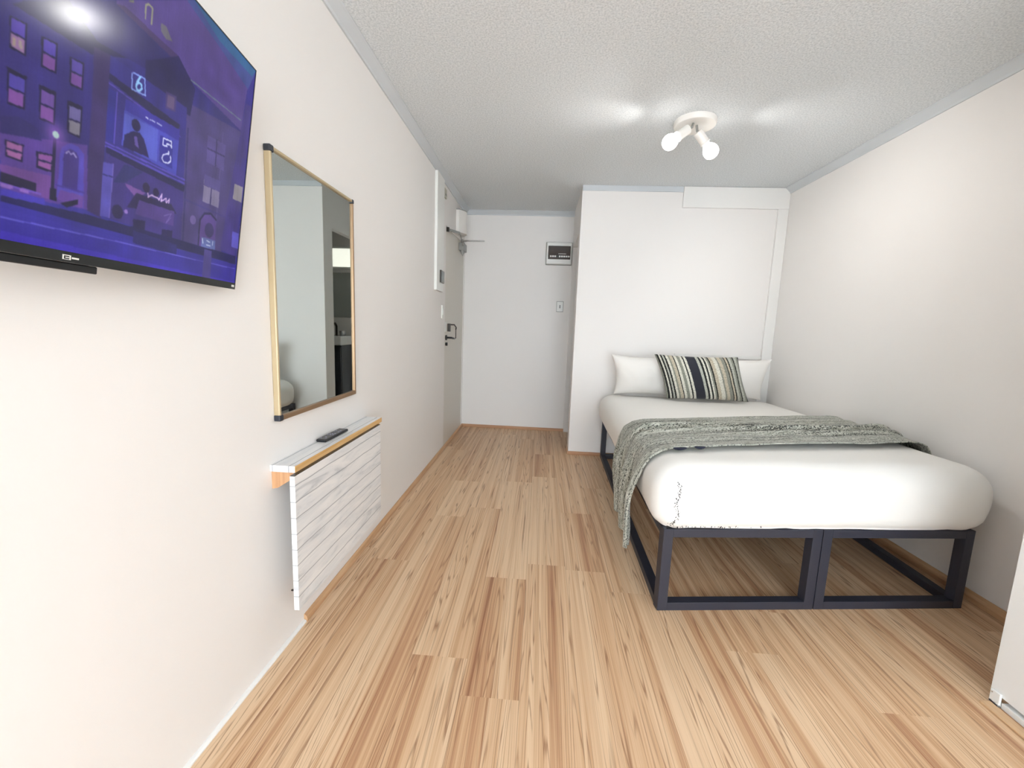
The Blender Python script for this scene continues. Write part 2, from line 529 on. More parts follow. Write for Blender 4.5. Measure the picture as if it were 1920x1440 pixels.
PAINT = [('p',(48,38,122),[(0.414,0.559),(0.451,0.606),(0.552,0.62),(0.551,0.161),(0.422,0.138)],0),('p',(34,30,84),[(0.443,0.596),(0.502,0.671),(0.648,0.676),(0.543,0.582),(0.428,0.569)],0),('p',(44,36,110),[(0.502,0.671),(0.581,0.77),(0.727,0.773),(0.649,0.652),(0.552,0.625)],0),('p',(84,64,140),[(0.581,0.77),(0.763,1.0),(1.0,1.0),(0.968,0.702),(0.774,0.728),(0.722,0.767),(0.581,0.76)],0),('p',(62,76,146),[(0.737,0.968),(0.772,1.011),(1.002,1.006),(0.977,0.889),(0.85,0.934)],0),('p',(42,98,150),[(0.757,0.993),(0.775,1.015),(1.002,1.006),(0.984,0.958),(0.848,0.955)],0),('p',(70,50,108),[(0.581,0.76),(0.597,0.774),(0.727,0.773),(0.723,0.748)],0),('p',(72,60,124),[(0.748,0.646),(0.968,0.702),(1.005,0.155),(0.777,0.144)],0),('p',(36,30,88),[(0.648,0.676),(0.676,0.709),(0.727,0.773),(0.782,0.714),(0.773,0.61),(0.651,0.61)],0),('l',(105,120,140),[(0.767,0.732),(0.954,0.744)],4),('l',(150,150,130),[(0.641,0.792),(0.64,0.83),(0.646,0.841),(0.655,0.84),(0.655,0.793)],5),('p',(110,105,120),[(0.677,0.822),(0.69,0.827),(0.708,0.799),(0.692,0.788),(0.678,0.798)],0),('p',(120,120,110),[(0.604,0.799),(0.615,0.813),(0.615,0.805),(0.605,0.796)],0),('p',(58,42,104),[(0.547,0.606),(0.576,0.615),(0.577,0.149),(0.548,0.16)],0),('p',(50,42,132),[(0.576,0.615),(0.762,0.63),(0.777,0.144),(0.577,0.155)],0),('p',(34,30,82),[(0.576,0.566),(0.745,0.557),(0.744,0.521),(0.577,0.547)],0),('l',(86,70,180),[(0.577,0.539),(0.75,0.518)],3),('p',(42,40,140),[(0.576,0.526),(0.592,0.526),(0.592,0.379),(0.577,0.38)],0),('l',(90,75,190),[(0.594,0.528),(0.594,0.38)],3),('p',(70,72,186),[(0.611,0.526),(0.746,0.54),(0.747,0.379),(0.609,0.386)],0),('p',(58,50,164),[(0.611,0.526),(0.746,0.54),(0.747,0.501),(0.612,0.493)],0),('p',(84,92,200),[(0.611,0.483),(0.689,0.495),(0.692,0.391),(0.611,0.387)],0),('p',(38,30,92),[(0.614,0.421),(0.631,0.445),(0.646,0.452),(0.657,0.44),(0.672,0.391),(0.612,0.384)],0),('c',(36,28,88),[(0.637,0.468)],0.01),('p',(100,80,170),[(0.634,0.433),(0.641,0.435),(0.647,0.403),(0.638,0.407)],0),('l',(200,205,240),[(0.658,0.511),(0.663,0.509)],4),('l',(175,180,230),[(0.668,0.511),(0.68,0.513)],3),('l',(175,180,230),[(0.685,0.514),(0.697,0.515)],3),('p',(48,44,150),[(0.695,0.483),(0.73,0.488),(0.734,0.393),(0.697,0.398)],0),('l',(215,220,255),[(0.704,0.479),(0.705,0.456),(0.715,0.459),(0.714,0.468),(0.724,0.469),(0.728,0.464),(0.726,0.484),(0.704,0.479)],4),('l',(215,220,255),[(0.717,0.436),(0.721,0.436),(0.721,0.446)],4),('l',(215,220,255),[(0.727,0.433),(0.728,0.417),(0.721,0.405),(0.71,0.403),(0.704,0.411),(0.707,0.425),(0.715,0.433)],4),('l',(135,160,235),[(0.623,0.614),(0.649,0.621),(0.653,0.573),(0.623,0.565),(0.621,0.61)],4),('l',(150,205,255),[(0.639,0.616),(0.633,0.595),(0.631,0.581),(0.634,0.573),(0.64,0.576),(0.644,0.587),(0.642,0.598),(0.636,0.597),(0.632,0.587)],6),('p',(70,55,120),[(0.702,0.632),(0.73,0.641),(0.731,0.588),(0.703,0.578)],0),('p',(100,80,125),[(0.707,0.626),(0.725,0.632),(0.725,0.591),(0.707,0.587)],0),('p',(88,74,190),[(0.576,0.373),(0.778,0.381),(0.779,0.375),(0.576,0.369)],0),('p',(88,74,190),[(0.576,0.363),(0.777,0.368),(0.778,0.362),(0.577,0.358)],0),('p',(34,30,84),[(0.579,0.359),(0.775,0.358),(0.773,0.334),(0.579,0.342)],0),('p',(60,46,128),[(0.579,0.342),(0.773,0.334),(0.775,0.148),(0.578,0.156)],0),('p',(44,44,110),[(0.618,0.335),(0.661,0.337),(0.621,0.279),(0.597,0.266)],0),('p',(120,80,160),[(0.621,0.279),(0.67,0.274),(0.651,0.244),(0.626,0.269)],0),('p',(84,76,176),[(0.575,0.313),(0.595,0.319),(0.594,0.157),(0.575,0.154)],0),('l',(110,95,190),[(0.595,0.319),(0.594,0.157)],3),('l',(40,35,110),[(0.575,0.277),(0.595,0.281)],3),('p',(40,32,84),[(0.648,0.262),(0.74,0.271),(0.757,0.245),(0.629,0.206)],0),('p',(80,58,140),[(0.656,0.243),(0.75,0.25),(0.751,0.197),(0.649,0.195)],0),('c',(38,28,76),[(0.671,0.292)],0.009),('c',(38,28,76),[(0.696,0.29)],0.008),('l',(205,175,225),[(0.676,0.277),(0.677,0.264),(0.685,0.275),(0.702,0.274),(0.705,0.268),(0.712,0.293),(0.711,0.267),(0.724,0.285),(0.725,0.269),(0.733,0.286),(0.732,0.271)],4),('c',(36,28,80),[(0.61,0.183)],0.012),('c',(140,110,190),[(0.628,0.192)],0.004),('p',(34,28,84),[(0.645,0.176),(0.675,0.183),(0.674,0.144),(0.646,0.146)],0),('p',(34,28,84),[(0.719,0.173),(0.749,0.179),(0.75,0.143),(0.72,0.139)],0),('l',(110,90,170),[(0.722,0.222),(0.742,0.238),(0.729,0.199),(0.741,0.223)],3),('l',(52,44,110),[(0.77,0.563),(0.783,0.151)],8),('l',(88,74,140),[(0.888,0.64),(0.893,0.265)],5),('p',(86,72,142),[(0.834,0.59),(0.903,0.6),(0.904,0.494),(0.838,0.489)],0),('l',(50,42,100),[(0.868,0.595),(0.871,0.494)],6),('l',(50,42,100),[(0.838,0.541),(0.902,0.553)],5),('p',(128,118,156),[(0.835,0.438),(0.895,0.447),(0.897,0.335),(0.836,0.332)],0),('l',(60,50,110),[(0.863,0.443),(0.865,0.33)],7),('l',(70,60,120),[(0.836,0.398),(0.896,0.404)],4),('p',(84,72,140),[(0.835,0.438),(0.895,0.447),(0.896,0.402),(0.836,0.398)],0),('l',(64,54,126),[(0.778,0.31),(0.999,0.31)],6),('p',(50,42,134),[(0.968,0.88),(1.002,1.002),(0.991,0.142),(0.922,0.131),(0.955,0.638)],0),('p',(66,52,132),[(0.969,0.828),(1.003,0.84),(0.985,0.15),(0.919,0.167),(0.937,0.447)],0),('p',(60,50,140),[(0.974,0.597),(0.998,0.6),(0.999,0.549),(0.974,0.547)],0),('p',(148,140,152),[(0.953,0.47),(0.992,0.476),(0.992,0.405),(0.952,0.403)],0),('p',(92,84,190),[(0.964,0.262),(0.993,0.264),(0.999,0.193),(0.966,0.192)],0),('p',(88,64,142),[(0.831,0.255),(0.844,0.282),(0.866,0.296),(0.887,0.289),(0.893,0.265),(0.897,0.155),(0.834,0.152)],0),('l',(40,32,84),[(0.835,0.157),(0.833,0.256),(0.847,0.288),(0.87,0.298),(0.892,0.282)],8),('c',(54,44,104),[(0.87,0.229)],0.017),('p',(92,104,168),[(0.844,0.193),(0.897,0.195),(0.898,0.156),(0.845,0.153)],0),('l',(190,200,230),[(0.848,0.186),(0.851,0.17)],5),('l',(190,200,230),[(0.864,0.184),(0.876,0.181)],4),('l',(190,200,230),[(0.865,0.167),(0.878,0.167)],4),('l',(190,200,230),[(0.887,0.188),(0.887,0.174)],5),('c',(110,90,160),[(0.81,0.246)],0.01),('p',(28,24,66),[(0.425,0.541),(0.447,0.549),(0.447,0.474),(0.426,0.472)],0),('p',(84,62,170),[(0.427,0.539),(0.444,0.544),(0.445,0.478),(0.428,0.477)],0),('p',(150,112,160),[(0.427,0.508),(0.445,0.511),(0.445,0.478),(0.428,0.477)],0),('l',(34,28,80),[(0.427,0.508),(0.445,0.511)],4),('p',(170,150,140),[(0.43,0.499),(0.434,0.499),(0.434,0.482),(0.43,0.481)],0),('p',(165,150,145),[(0.437,0.502),(0.441,0.502),(0.442,0.484),(0.438,0.484)],0),('p',(28,24,66),[(0.466,0.543),(0.489,0.551),(0.489,0.476),(0.467,0.472)],0),('p',(80,60,168),[(0.469,0.541),(0.487,0.545),(0.487,0.48),(0.469,0.477)],0),('p',(122,72,156),[(0.469,0.509),(0.487,0.512),(0.487,0.48),(0.469,0.477)],0),('l',(34,28,80),[(0.469,0.509),(0.487,0.512)],4),('p',(28,24,66),[(0.508,0.539),(0.532,0.547),(0.532,0.475),(0.51,0.469)],0),('p',(84,66,160),[(0.511,0.537),(0.529,0.541),(0.529,0.479),(0.512,0.475)],0),('p',(116,70,154),[(0.512,0.506),(0.529,0.51),(0.529,0.479),(0.512,0.475)],0),('l',(34,28,80),[(0.512,0.506),(0.529,0.51)],4),('p',(28,24,66),[(0.424,0.428),(0.449,0.43),(0.448,0.351),(0.426,0.347)],0),('p',(78,62,170),[(0.427,0.418),(0.447,0.42),(0.446,0.356),(0.427,0.352)],0),('p',(128,74,160),[(0.427,0.385),(0.446,0.388),(0.446,0.356),(0.427,0.352)],0),('l',(34,28,80),[(0.427,0.385),(0.446,0.388)],4),('p',(28,24,66),[(0.466,0.429),(0.491,0.433),(0.491,0.35),(0.468,0.347)],0),('p',(108,72,160),[(0.469,0.419),(0.488,0.422),(0.488,0.354),(0.47,0.352)],0),('p',(128,76,162),[(0.47,0.386),(0.488,0.388),(0.488,0.354),(0.47,0.352)],0),('l',(34,28,80),[(0.47,0.386),(0.488,0.388)],4),('p',(28,24,66),[(0.508,0.429),(0.533,0.434),(0.532,0.348),(0.51,0.346)],0),('p',(108,98,160),[(0.511,0.418),(0.53,0.422),(0.53,0.353),(0.513,0.351)],0),('p',(134,128,146),[(0.512,0.384),(0.53,0.388),(0.53,0.353),(0.513,0.351)],0),('l',(34,28,80),[(0.512,0.384),(0.53,0.388)],4),('p',(88,58,150),[(0.419,0.275),(0.545,0.339),(0.551,0.161),(0.422,0.138)],0),('p',(44,36,110),[(0.418,0.312),(0.441,0.331),(0.467,0.322),(0.473,0.297),(0.45,0.289),(0.419,0.275)],0),('p',(112,68,150),[(0.42,0.205),(0.491,0.219),(0.491,0.157),(0.421,0.167)],0),('p',(28,24,66),[(0.425,0.265),(0.449,0.269),(0.448,0.227),(0.426,0.226)],0),('p',(160,98,160),[(0.427,0.262),(0.447,0.265),(0.446,0.232),(0.428,0.23)],0),('p',(165,100,165),[(0.428,0.246),(0.447,0.248),(0.446,0.232),(0.428,0.23)],0),('l',(34,28,80),[(0.428,0.246),(0.447,0.248)],4),('p',(28,24,66),[(0.466,0.267),(0.492,0.275),(0.491,0.228),(0.467,0.227)],0),('p',(140,80,158),[(0.469,0.263),(0.489,0.27),(0.488,0.233),(0.469,0.232)],0),('p',(150,86,160),[(0.469,0.248),(0.489,0.251),(0.488,0.233),(0.469,0.232)],0),('l',(34,28,80),[(0.469,0.248),(0.489,0.251)],4),('p',(84,70,186),[(0.501,0.285),(0.504,0.306),(0.515,0.322),(0.529,0.324),(0.54,0.31),(0.544,0.161),(0.499,0.164)],0),('p',(66,46,136),[(0.506,0.277),(0.508,0.296),(0.517,0.309),(0.527,0.306),(0.532,0.293),(0.532,0.201),(0.507,0.202)],0),('l',(170,160,220),[(0.51,0.292),(0.514,0.301),(0.518,0.294),(0.522,0.302),(0.527,0.292)],3),('p',(104,66,160),[(0.504,0.192),(0.543,0.195),(0.543,0.16),(0.499,0.164)],0),('l',(70,50,150),[(0.497,0.201),(0.544,0.205)],4),('p',(32,26,66),[(0.421,0.187),(0.468,0.189),(0.468,0.166),(0.421,0.163)],0),('l',(110,80,190),[(0.421,0.162),(0.474,0.164)],4),('p',(140,100,190),[(0.421,0.162),(0.437,0.164),(0.437,0.155),(0.421,0.153)],0),('p',(140,100,190),[(0.446,0.164),(0.458,0.164),(0.458,0.156),(0.446,0.156)],0),('l',(30,26,70),[(0.492,0.316),(0.492,0.185)],7),('p',(26,24,60),[(0.488,0.188),(0.498,0.19),(0.499,0.157),(0.488,0.158)],0),('g',(170,110,220),[(0.493,0.328)],0.022),('c',(195,225,225),[(0.493,0.328)],0.005),('p',(30,26,62),[(0.505,0.156),(0.534,0.182),(0.534,0.168),(0.516,0.15)],0),('p',(66,54,176),[(0.422,0.15),(0.481,0.155),(0.482,0.139),(0.422,0.133)],0),('p',(30,28,88),[(0.422,0.133),(0.544,0.146),(0.677,0.152),(0.989,0.156),(0.993,0.118),(0.422,0.12)],0),('p',(50,42,150),[(0.422,0.12),(0.993,0.118),(0.996,0.094),(0.422,0.104)],0),('p',(54,44,158),[(0.422,0.104),(0.995,0.103),(1.004,0.011),(0.424,0.015)],0),('p',(66,50,184),[(0.423,0.05),(1.002,0.035),(1.005,-0.004),(0.424,0.005)],0),('p',(38,34,110),[(0.647,0.14),(0.765,0.132),(0.767,0.094),(0.649,0.099)],0),('l',(96,90,205),[(0.423,0.082),(0.586,0.09),(0.99,0.097)],3),('p',(72,62,140),[(0.859,0.147),(0.887,0.148),(0.891,0.005),(0.858,0.008)],0)]

# ================================================================== setting
# floor: one mesh, one face per strip pair, plank joints where the photo shows them
def build_floor():
    rnd = random.Random(5)
    bm = new()
    uvl = bm.loops.layers.uv.new('UVMap')
    cl = bm.loops.layers.float_color.new('plank')
    Wd = 0.190
    fixed = {0: 1.345, 1: 1.845, 6: 1.49, 2: 3.83, -1: 3.05, 3: 2.6, 10: 1.36, 4: 0.55, 5: 2.2}
    ks = range(-6, 16)
    for k in ks:
        x0 = -0.409 + k*Wd
        if k >= 1:
            x0 += 0.012
        x1 = -0.409 + (k+1)*Wd + (0.012 if k+1 >= 1 else 0)
        x0c, x1c = max(x0, XL-0.06), min(x1, XR+0.06)
        if x1c <= x0c:
            continue
        L = 1.25
        y = fixed.get(k, rnd.uniform(0, L))
        while y > YB - 0.1:
            y -= rnd.choice((1.25, 1.25, 1.9))
        while y < YF + 0.1:
            y2 = y + (1.25 if rnd.random() < 0.7 else 1.9)
            if k in fixed and y < fixed[k] < y2 + 0.5:
                y2 = fixed[k] if fixed[k] > y + 0.3 else y2
            ya, yb = max(y, YB-0.1), min(y2, YF+0.1)
            if yb > ya:
                for h in range(2):
                    hx0, hx1 = x0 + (x1-x0)*h/2, x0 + (x1-x0)*(h+1)/2
                    ax, bx = max(hx0, x0c), min(hx1, x1c)
                    if bx <= ax:
                        continue
                    r = [rnd.random(), rnd.random(), rnd.random()]
                    vs = [bm.verts.new(p) for p in ((ax, ya, 0), (bx, ya, 0), (bx, yb, 0), (ax, yb, 0))]
                    f = bm.faces.new(vs)
                    for lp in f.loops:
                        X, Y = lp.vert.co.x, lp.vert.co.y
                        lp[uvl].uv = ((X-x0)/(x1-x0)*2, Y)
                        lp[cl] = (r[0], r[1], r[2], 1)
            y = y2
    me_name = 'floor'
    for f in bm.faces:
        f.normal_update()
        if f.normal.z < 0:
            f.normal_flip()
    me = bpy.data.meshes.new(me_name)
    bm.to_mesh(me)
    bm.free()
    me.materials.append(M['floor'])
    o = link(bpy.data.objects.new(me_name, me))
    o['kind'] = 'structure'
    return o
build_floor()

struct('ceiling', B(XL-0.1, XR+0.1, YB-0.1, YF+0.1, H, H+0.08), M['ceiling'])

# left wall with the door opening
D0, D1, DZ = 3.836, 4.735, 2.03
bm = new()
box(bm, XL-0.1, XL, YB-0.1, D0, -0.02, H)
box(bm, XL-0.1, XL, D1, YF+0.1, -0.02, H)
box(bm, XL-0.1, XL, D0, D1, DZ, H)
struct('wall_left', bm, M['wall'])
d = struct('door_1', B(XL-0.05, XL-0.006, D0+0.002, D1-0.002, 0.012, DZ-0.002), M['door'])
struct('wall_far', B(XL-0.1, XC+0.05, YF, YF+0.08, -0.02, H), M['wall'])
struct('wall_right', B(XR, XR+0.08, YB-0.1, YF+0.1, -0.02, H), M['wall'])
struct('wall_headboard', B(XC, XR, YH, YH+0.05, -0.02, H), M['wall'])
# return wall with the doorway of the bathroom
bm = new()
box(bm, XC, XC+0.06, YH+0.05, 4.06, -0.02, H)
box(bm, XC, XC+0.06, 4.735, YF, -0.02, H)
box(bm, XC, XC+0.06, 4.06, 4.735, 2.03, H)
struct('wall_return', bm, M['wall'])
# window wall behind the camera
bm = new()
box(bm, XL, WX0, YB-0.1, YB, -0.02, H)
box(bm, WX1, XR+0.08, YB-0.1, YB, -0.02, H)
box(bm, WX0, WX1, YB-0.1, YB, WZ1, H)
box(bm, WX0, WX1, YB-0.1, YB, -0.02, WZ0)
struct('wall_window', bm, M['wallroom'])
bm = new()
for a, b_ in ((WX0, WX0+0.045), (WX1-0.045, WX1), ((WX0+WX1)/2-0.03, (WX0+WX1)/2+0.03)):
    box(bm, a, b_, YB-0.07, YB-0.02, WZ0, WZ1)
box(bm, WX0+0.045, WX1-0.045, YB-0.07, YB-0.02, WZ0, WZ0+0.05)
box(bm, WX0+0.045, WX1-0.045, YB-0.07, YB-0.02, WZ1-0.05, WZ1)
struct('window_1', bm, M['trimwhite'])

# bathroom behind the headboard wall
struct('wall_bathroom_far', B(XC+0.05, XR, YF, YF+0.08, -0.02, H), M['wall'])

# cornices
cp = [(0, 0), (0.046, 0), (0.046, -0.006), (0.038, -0.012), (0.012, -0.036), (0.008, -0.046), (0, -0.046)]
def cornice(name, p0, p1, out):
    bm = new()
    prism(bm, cp, p0, p1, out, (0, 0, 1))
    return struct(name, bm, M['cornice'])
cornice('trim_1', (XL, YB, H), (XL, YF, H), (1, 0, 0))
cornice('trim_2', (XL, YF, H), (XC, YF, H), (0, -1, 0))
cornice('trim_3', (XR, YN-0.1, H), (XR, YH, H), (-1, 0, 0))
fl = new()
prism(fl, [(0, 0), (0.010, 0), (0.010, -0.044), (0, -0.044)], (XC, YH, H), (1.158, YH, H), (0, -1, 0), (0, 0, 1))
struct('trim_4', fl, M['cornice'])

# raised panel over the bed: header, right stile, low ledge
bm = new()
box(bm, 1.158, XR, YH-0.022, YH, 2.228, H-0.002)
box(bm, 1.948, XR, YH-0.022, YH, 0.0, 2.228)
struct('trim_5', bm, M['trimwhite'], bevel=0.003)
struct('trim_6', B(1.2, 1.948, YH-0.014, YH, 0.955, 0.985), M['trimwhite'], bevel=0.003)

# skirting: thin quarter wood bead
def skirt(name, p0, p1, out, m, hh=0.030, tt=0.014):
    bm = new()
    prism(bm, [(0, 0), (tt, 0), (tt, hh*0.45), (tt*0.7, hh*0.8), (tt*0.25, hh), (0, hh)], p0, p1, out, (0, 0, 1))
    return struct(name, bm, m)
skirt('baseboard_left', (XL, 1.462, 0), (XL, D0, 0), (1, 0, 0), M['skirt'])
skirt('baseboard_door', (XL, D0, 0), (XL, YF, 0), (1, 0, 0), M['skirt'])
skirt('baseboard_left_near', (XL, YB, 0), (XL, 1.460, 0), (1, 0, 0), M['trimwhite'], 0.010, 0.011)
skirt('baseboard_far', (XL, YF, 0), (XC, YF, 0), (0, -1, 0), M['skirtx'])
skirt('baseboard_return', (XC, YH, 0), (XC, 4.06, 0), (-1, 0, 0), M['skirt'])
skirt('baseboard_headboard', (XC-0.006, YH, 0), (1.948, YH, 0), (0, -1, 0), M['skirtx'])
skirt('baseboard_right', (XR, YN, 0), (XR, YH-0.022, 0), (-1, 0, 0), M['skirt'], 0.045, 0.016)

# ================================================================== wardrobe at the right
t = thing('wardrobe', 'white built-in wardrobe end at the right edge beside the bed', 'wardrobe', (XN, 0.0, 0))
obj('side_panel', B(XN+0.02, XR-0.001, YN-0.02, YN, 0.03, H-0.001), M['wardrobe'], t)
obj('side_panel', B(XN, XR-0.001, 0.58, 0.60, 0.0, H-0.001), M['wardrobe'], t)
obj('sliding_door', B(XN, XN+0.02, 0.96, YN, 0.034, H-0.03), M['wardrobe'], t, bevel=0.0015)
obj('sliding_door', B(XN+0.024, XN+0.044, 0.62, 0.98, 0.034, H-0.03), M['wardrobe'], t, bevel=0.0015)
obj('plinth', B(XN+0.022, XR-0.001, 0.60, YN-0.04, 0.001, 0.03), M['wardrobe'], t)
obj('top_track', B(XN-0.004, XN+0.05, 0.60, YN, H-0.03, H-0.001), M['white'], t)
obj('floor_track', B(XN-0.002, XN+0.0215, 0.60, 1.33, 0.0005, 0.020), M['white'], t, bevel=0.001)
bm = new()
box(bm, XN-0.009, XN-0.0008, 1.332, 1.362, 0.001, 0.046)
box(bm, XN-0.009, XN+0.016, 1.332, 1.362, 0.001, 0.010)
g = obj('floor_guide', bm, M['white'], t, bevel=0.002)
obj('screw', rod(new(), (XN-0.0105, 1.355, 0.038), (XN-0.009, 1.355, 0.038), 0.0025), M['chrome'], g)
struct('trim_7', B(1.500, 1.534, 0.58, 1.352, 0.0, 0.007), wood_simple('threshold_wood', srgb(205, 165, 125), srgb(226, 190, 150)), bevel=0.002)

# ================================================================== television on its wall mount
def build_tv():
    d1 = Vector((-0.15026966, 0.98859671, -0.00977663)).normalized()
    d2 = Vector((0.13603847, 0.03047109, 0.99023484))
    d2 = (d2 - d1*d2.dot(d1)).normalized()
    nn = d2.cross(d1)
    if nn.x < 0:
        nn = -nn
    BR = Vector((-0.83527, 1.12114, 1.24527))
    TW, TH = 0.9956, 0.56
    O = BR - d1*TW
    def T(u, v, w=0.0):
        return O + d1*(u*TW) + d2*(v*TH) + nn*w
    t = thing('television', 'large flat screen television tilted out from the wall, showing a violet night street', 'television', tuple(T(0.5, 0.5, -0.05)))
    def tb(u0, u1, v0, v1, w0, w1):
        return B(u0, u1, v0, v1, w0, w1, f=lambda a, b_, c: T(a, b_, c))
    # casing
    obj('back_shell', tb(0.12, 0.88, 0.06, 0.72, -0.052, -0.012), M['blackplastic'], t, bevel=0.006)
    bm = tb(0, 1, 0, 1, -0.012, -0.001)
    obj('casing', bm, M['bezel'], t, bevel=0.0012)
    # screen, painted in vertex colours
    RW, RH = 800, 450
    su0, su1, sv0, sv1 = 0.004, 0.997, 0.030, 0.995
    gu = np.linspace(su0, su1, RW)
    gv = np.linspace(sv0, sv1, RH)
    U, V = np.meshgrid(gu, gv)
    img = np.zeros((RH, RW, 3)) + np.array((48, 40, 124.0))
    pu, pv = (su1-su0)/(RW-1), (sv1-sv0)/(RH-1)
    asp = TW/TH
    def inside(pts):
        r = np.zeros(U.shape, bool)
        n = len(pts)
        for i in range(n):
            x0, y0 = pts[i]
            x1, y1 = pts[(i+1) % n]
            if y0 == y1:
                continue
            c = ((y0 > V) != (y1 > V)) & (U < (x1-x0)*(V-y0)/(y1-y0) + x0)
            r ^= c
        return r
    def seg(p, q, w):
        ax, ay = p[0]*TW, p[1]*TH
        bx, by = q[0]*TW, q[1]*TH
        X, Y = U*TW, V*TH
        L2 = (bx-ax)**2 + (by-ay)**2 + 1e-12
        tt = np.clip(((X-ax)*(bx-ax) + (Y-ay)*(by-ay))/L2, 0, 1)
        return np.hypot(X-ax-tt*(bx-ax), Y-ay-tt*(by-ay)) < w
    # the part of the picture beyond the frame of the photograph: the same row of houses
    img[(V < 0.22)] = (54, 46, 150)
    img[(V < 0.30) & (V > 0.22)] = (96, 60, 148)
    for i in range(6):
        for j, v0 in enumerate((0.36, 0.56, 0.76)):
            u0 = 0.02 + i*0.065
            m_ = (U > u0) & (U < u0+0.035) & (V > v0) & (V < v0+0.12)
            img[m_] = (118, 74, 156)
    for typ, col, pts, w in PAINT:
        c = np.array(col, float)
        if typ == 'p':
            img[inside(pts)] = c
        elif typ == 'l':
            m_ = np.zeros(U.shape, bool)
            for p, q in zip(pts, pts[1:]):
                m_ |= seg(p, q, w*0.00026 + 0.0003)
            img[m_] = c
        elif typ == 'c':
            m_ = ((U-pts[0][0])*TW)**2 + ((V-pts[0][1])*TH)**2 < (w*TW)**2
            img[m_] = c
        elif typ == 'g':
            dd = (((U-pts[0][0])*TW)**2 + ((V-pts[0][1])*TH)**2)/(w*TW)**2
            a = np.exp(-dd*2)[..., None]*0.7
            img = img*(1-a) + c*a
    rng = np.random.RandomState(3)
    low = rng.rand(24, 42)
    yi = np.linspace(0, 22.99, RH)
    xi = np.linspace(0, 40.99, RW)
    y0, x0 = yi.astype(int), xi.astype(int)
    fy, fx = (yi-y0)[:, None], (xi-x0)[None, :]
    lo = (low[y0][:, x0]*(1-fy)*(1-fx) + low[y0+1][:, x0]*fy*(1-fx) + low[y0][:, x0+1]*(1-fy)*fx + low[y0+1][:, x0+1]*fy*fx)
    vert = rng.rand(1, RW)
    img = img*(0.86 + 0.22*lo + 0.05*vert)[..., None] + rng.randn(RH, RW, 1)*2.0
    b2 = img.copy()
    b2[1:-1, 1:-1] = (img[1:-1, 1:-1]*2 + img[:-2, 1:-1] + img[2:, 1:-1] + img[1:-1, :-2] + img[1:-1, 2:])/6
    img = np.clip(b2, 0, 255)/255
    lin = np.where(img <= 0.04045, img/12.92, ((img+0.055)/1.055)**2.4)
    P = (np.array(O)[None, None] + U[..., None]*TW*np.array(d1) + V[..., None]*TH*np.array(d2) + np.array(nn)*0.0004)
    idx = np.arange(RW*RH).reshape(RH, RW)
    F = np.stack([idx[:-1, :-1], idx[:-1, 1:], idx[1:, 1:], idx[1:, :-1]], -1).reshape(-1, 4)
    loc = np.array(t.location)
    me = bpy.data.meshes.new('screen')
    me.vertices.add(RW*RH)
    me.vertices.foreach_set('co', P.reshape(-1))
    me.loops.add(F.size)
    me.loops.foreach_set('vertex_index', F.reshape(-1).astype(np.int32))
    me.polygons.add(len(F))
    me.polygons.foreach_set('loop_start', (np.arange(len(F))*4).astype(np.int32))
    me.polygons.foreach_set('loop_total', np.full(len(F), 4, np.int32))
    me.update(calc_edges=True)
    ca = me.color_attributes.new('picture', 'FLOAT_COLOR', 'POINT')
    ca.data.foreach_set('color', np.concatenate([lin, np.ones((RH, RW, 1))], -1).reshape(-1))
    m = mat('tv_screen', srgb(5, 5, 7), 0.15, spec=0.4)
    nt = m.node_tree
    a = N(nt, 'ShaderNodeAttribute')
    a.attribute_name = 'picture'
    bs = nt.nodes['Principled BSDF']
    nt.links.new(a.outputs['Color'], bs.inputs['Emission Color'])
    bs.inputs['Emission Strength'].default_value = TVGAIN
    me.materials.append(m)
    s = link(bpy.data.objects.new('screen', me))
    s.parent = t
    s.matrix_parent_inverse = Matrix.Translation(-t.location)
    s['label'] = 'lit screen with a violet picture of a night street'
    obj('bottom_bezel', tb(0, 1, 0, 0.029, -0.001, 0.0012), M['bezel'], t)
    obj('edge_bezel', tb(0.997, 1, 0.029, 1, -0.001, 0.0012), M['bezel'], t)
    obj('edge_bezel', tb(0, 0.997, 0.995, 1, -0.001, 0.0012), M['bezel'], t)
    # maker's mark: small outlined tile with a dash
    bm = new()
    for a_ in ((0.512, 0.5140, 0.007, 0.020), (0.512, 0.526, 0.018, 0.0205), (0.524, 0.526, 0.007, 0.0205), (0.512, 0.526, 0.007, 0.0085), (0.528, 0.540, 0.011, 0.016), (0.517, 0.523, 0.012, 0.0145)):
        box(bm, *a_, 0.0012, 0.0018, f=lambda a, b_, c: T(a, b_, c))
    obj('logo', bm, M['white'], t)
    obj('sticker', tb(0.982, 0.994, 0.010, 0.020, 0.0012, 0.0016), M['white'], t)
    bm = tb(0.417, 0.583, -0.024, -0.001, -0.030, -0.004)
    sb = obj('sensor_bar', bm, M['blackplastic'], t, bevel=0.002)
    # mount
    bm = new()
    cc = T(0.5, 0.5, -0.052)
    box(bm, XL, XL+0.012, cc.y-0.07, cc.y+0.07, cc.z-0.12, cc.z+0.12)
    rod(bm, (XL+0.01, cc.y, cc.z), cc, 0.018)
    obj('wall_mount', bm, M['blackplastic'], t)
    return t
TVGAIN = 0.82

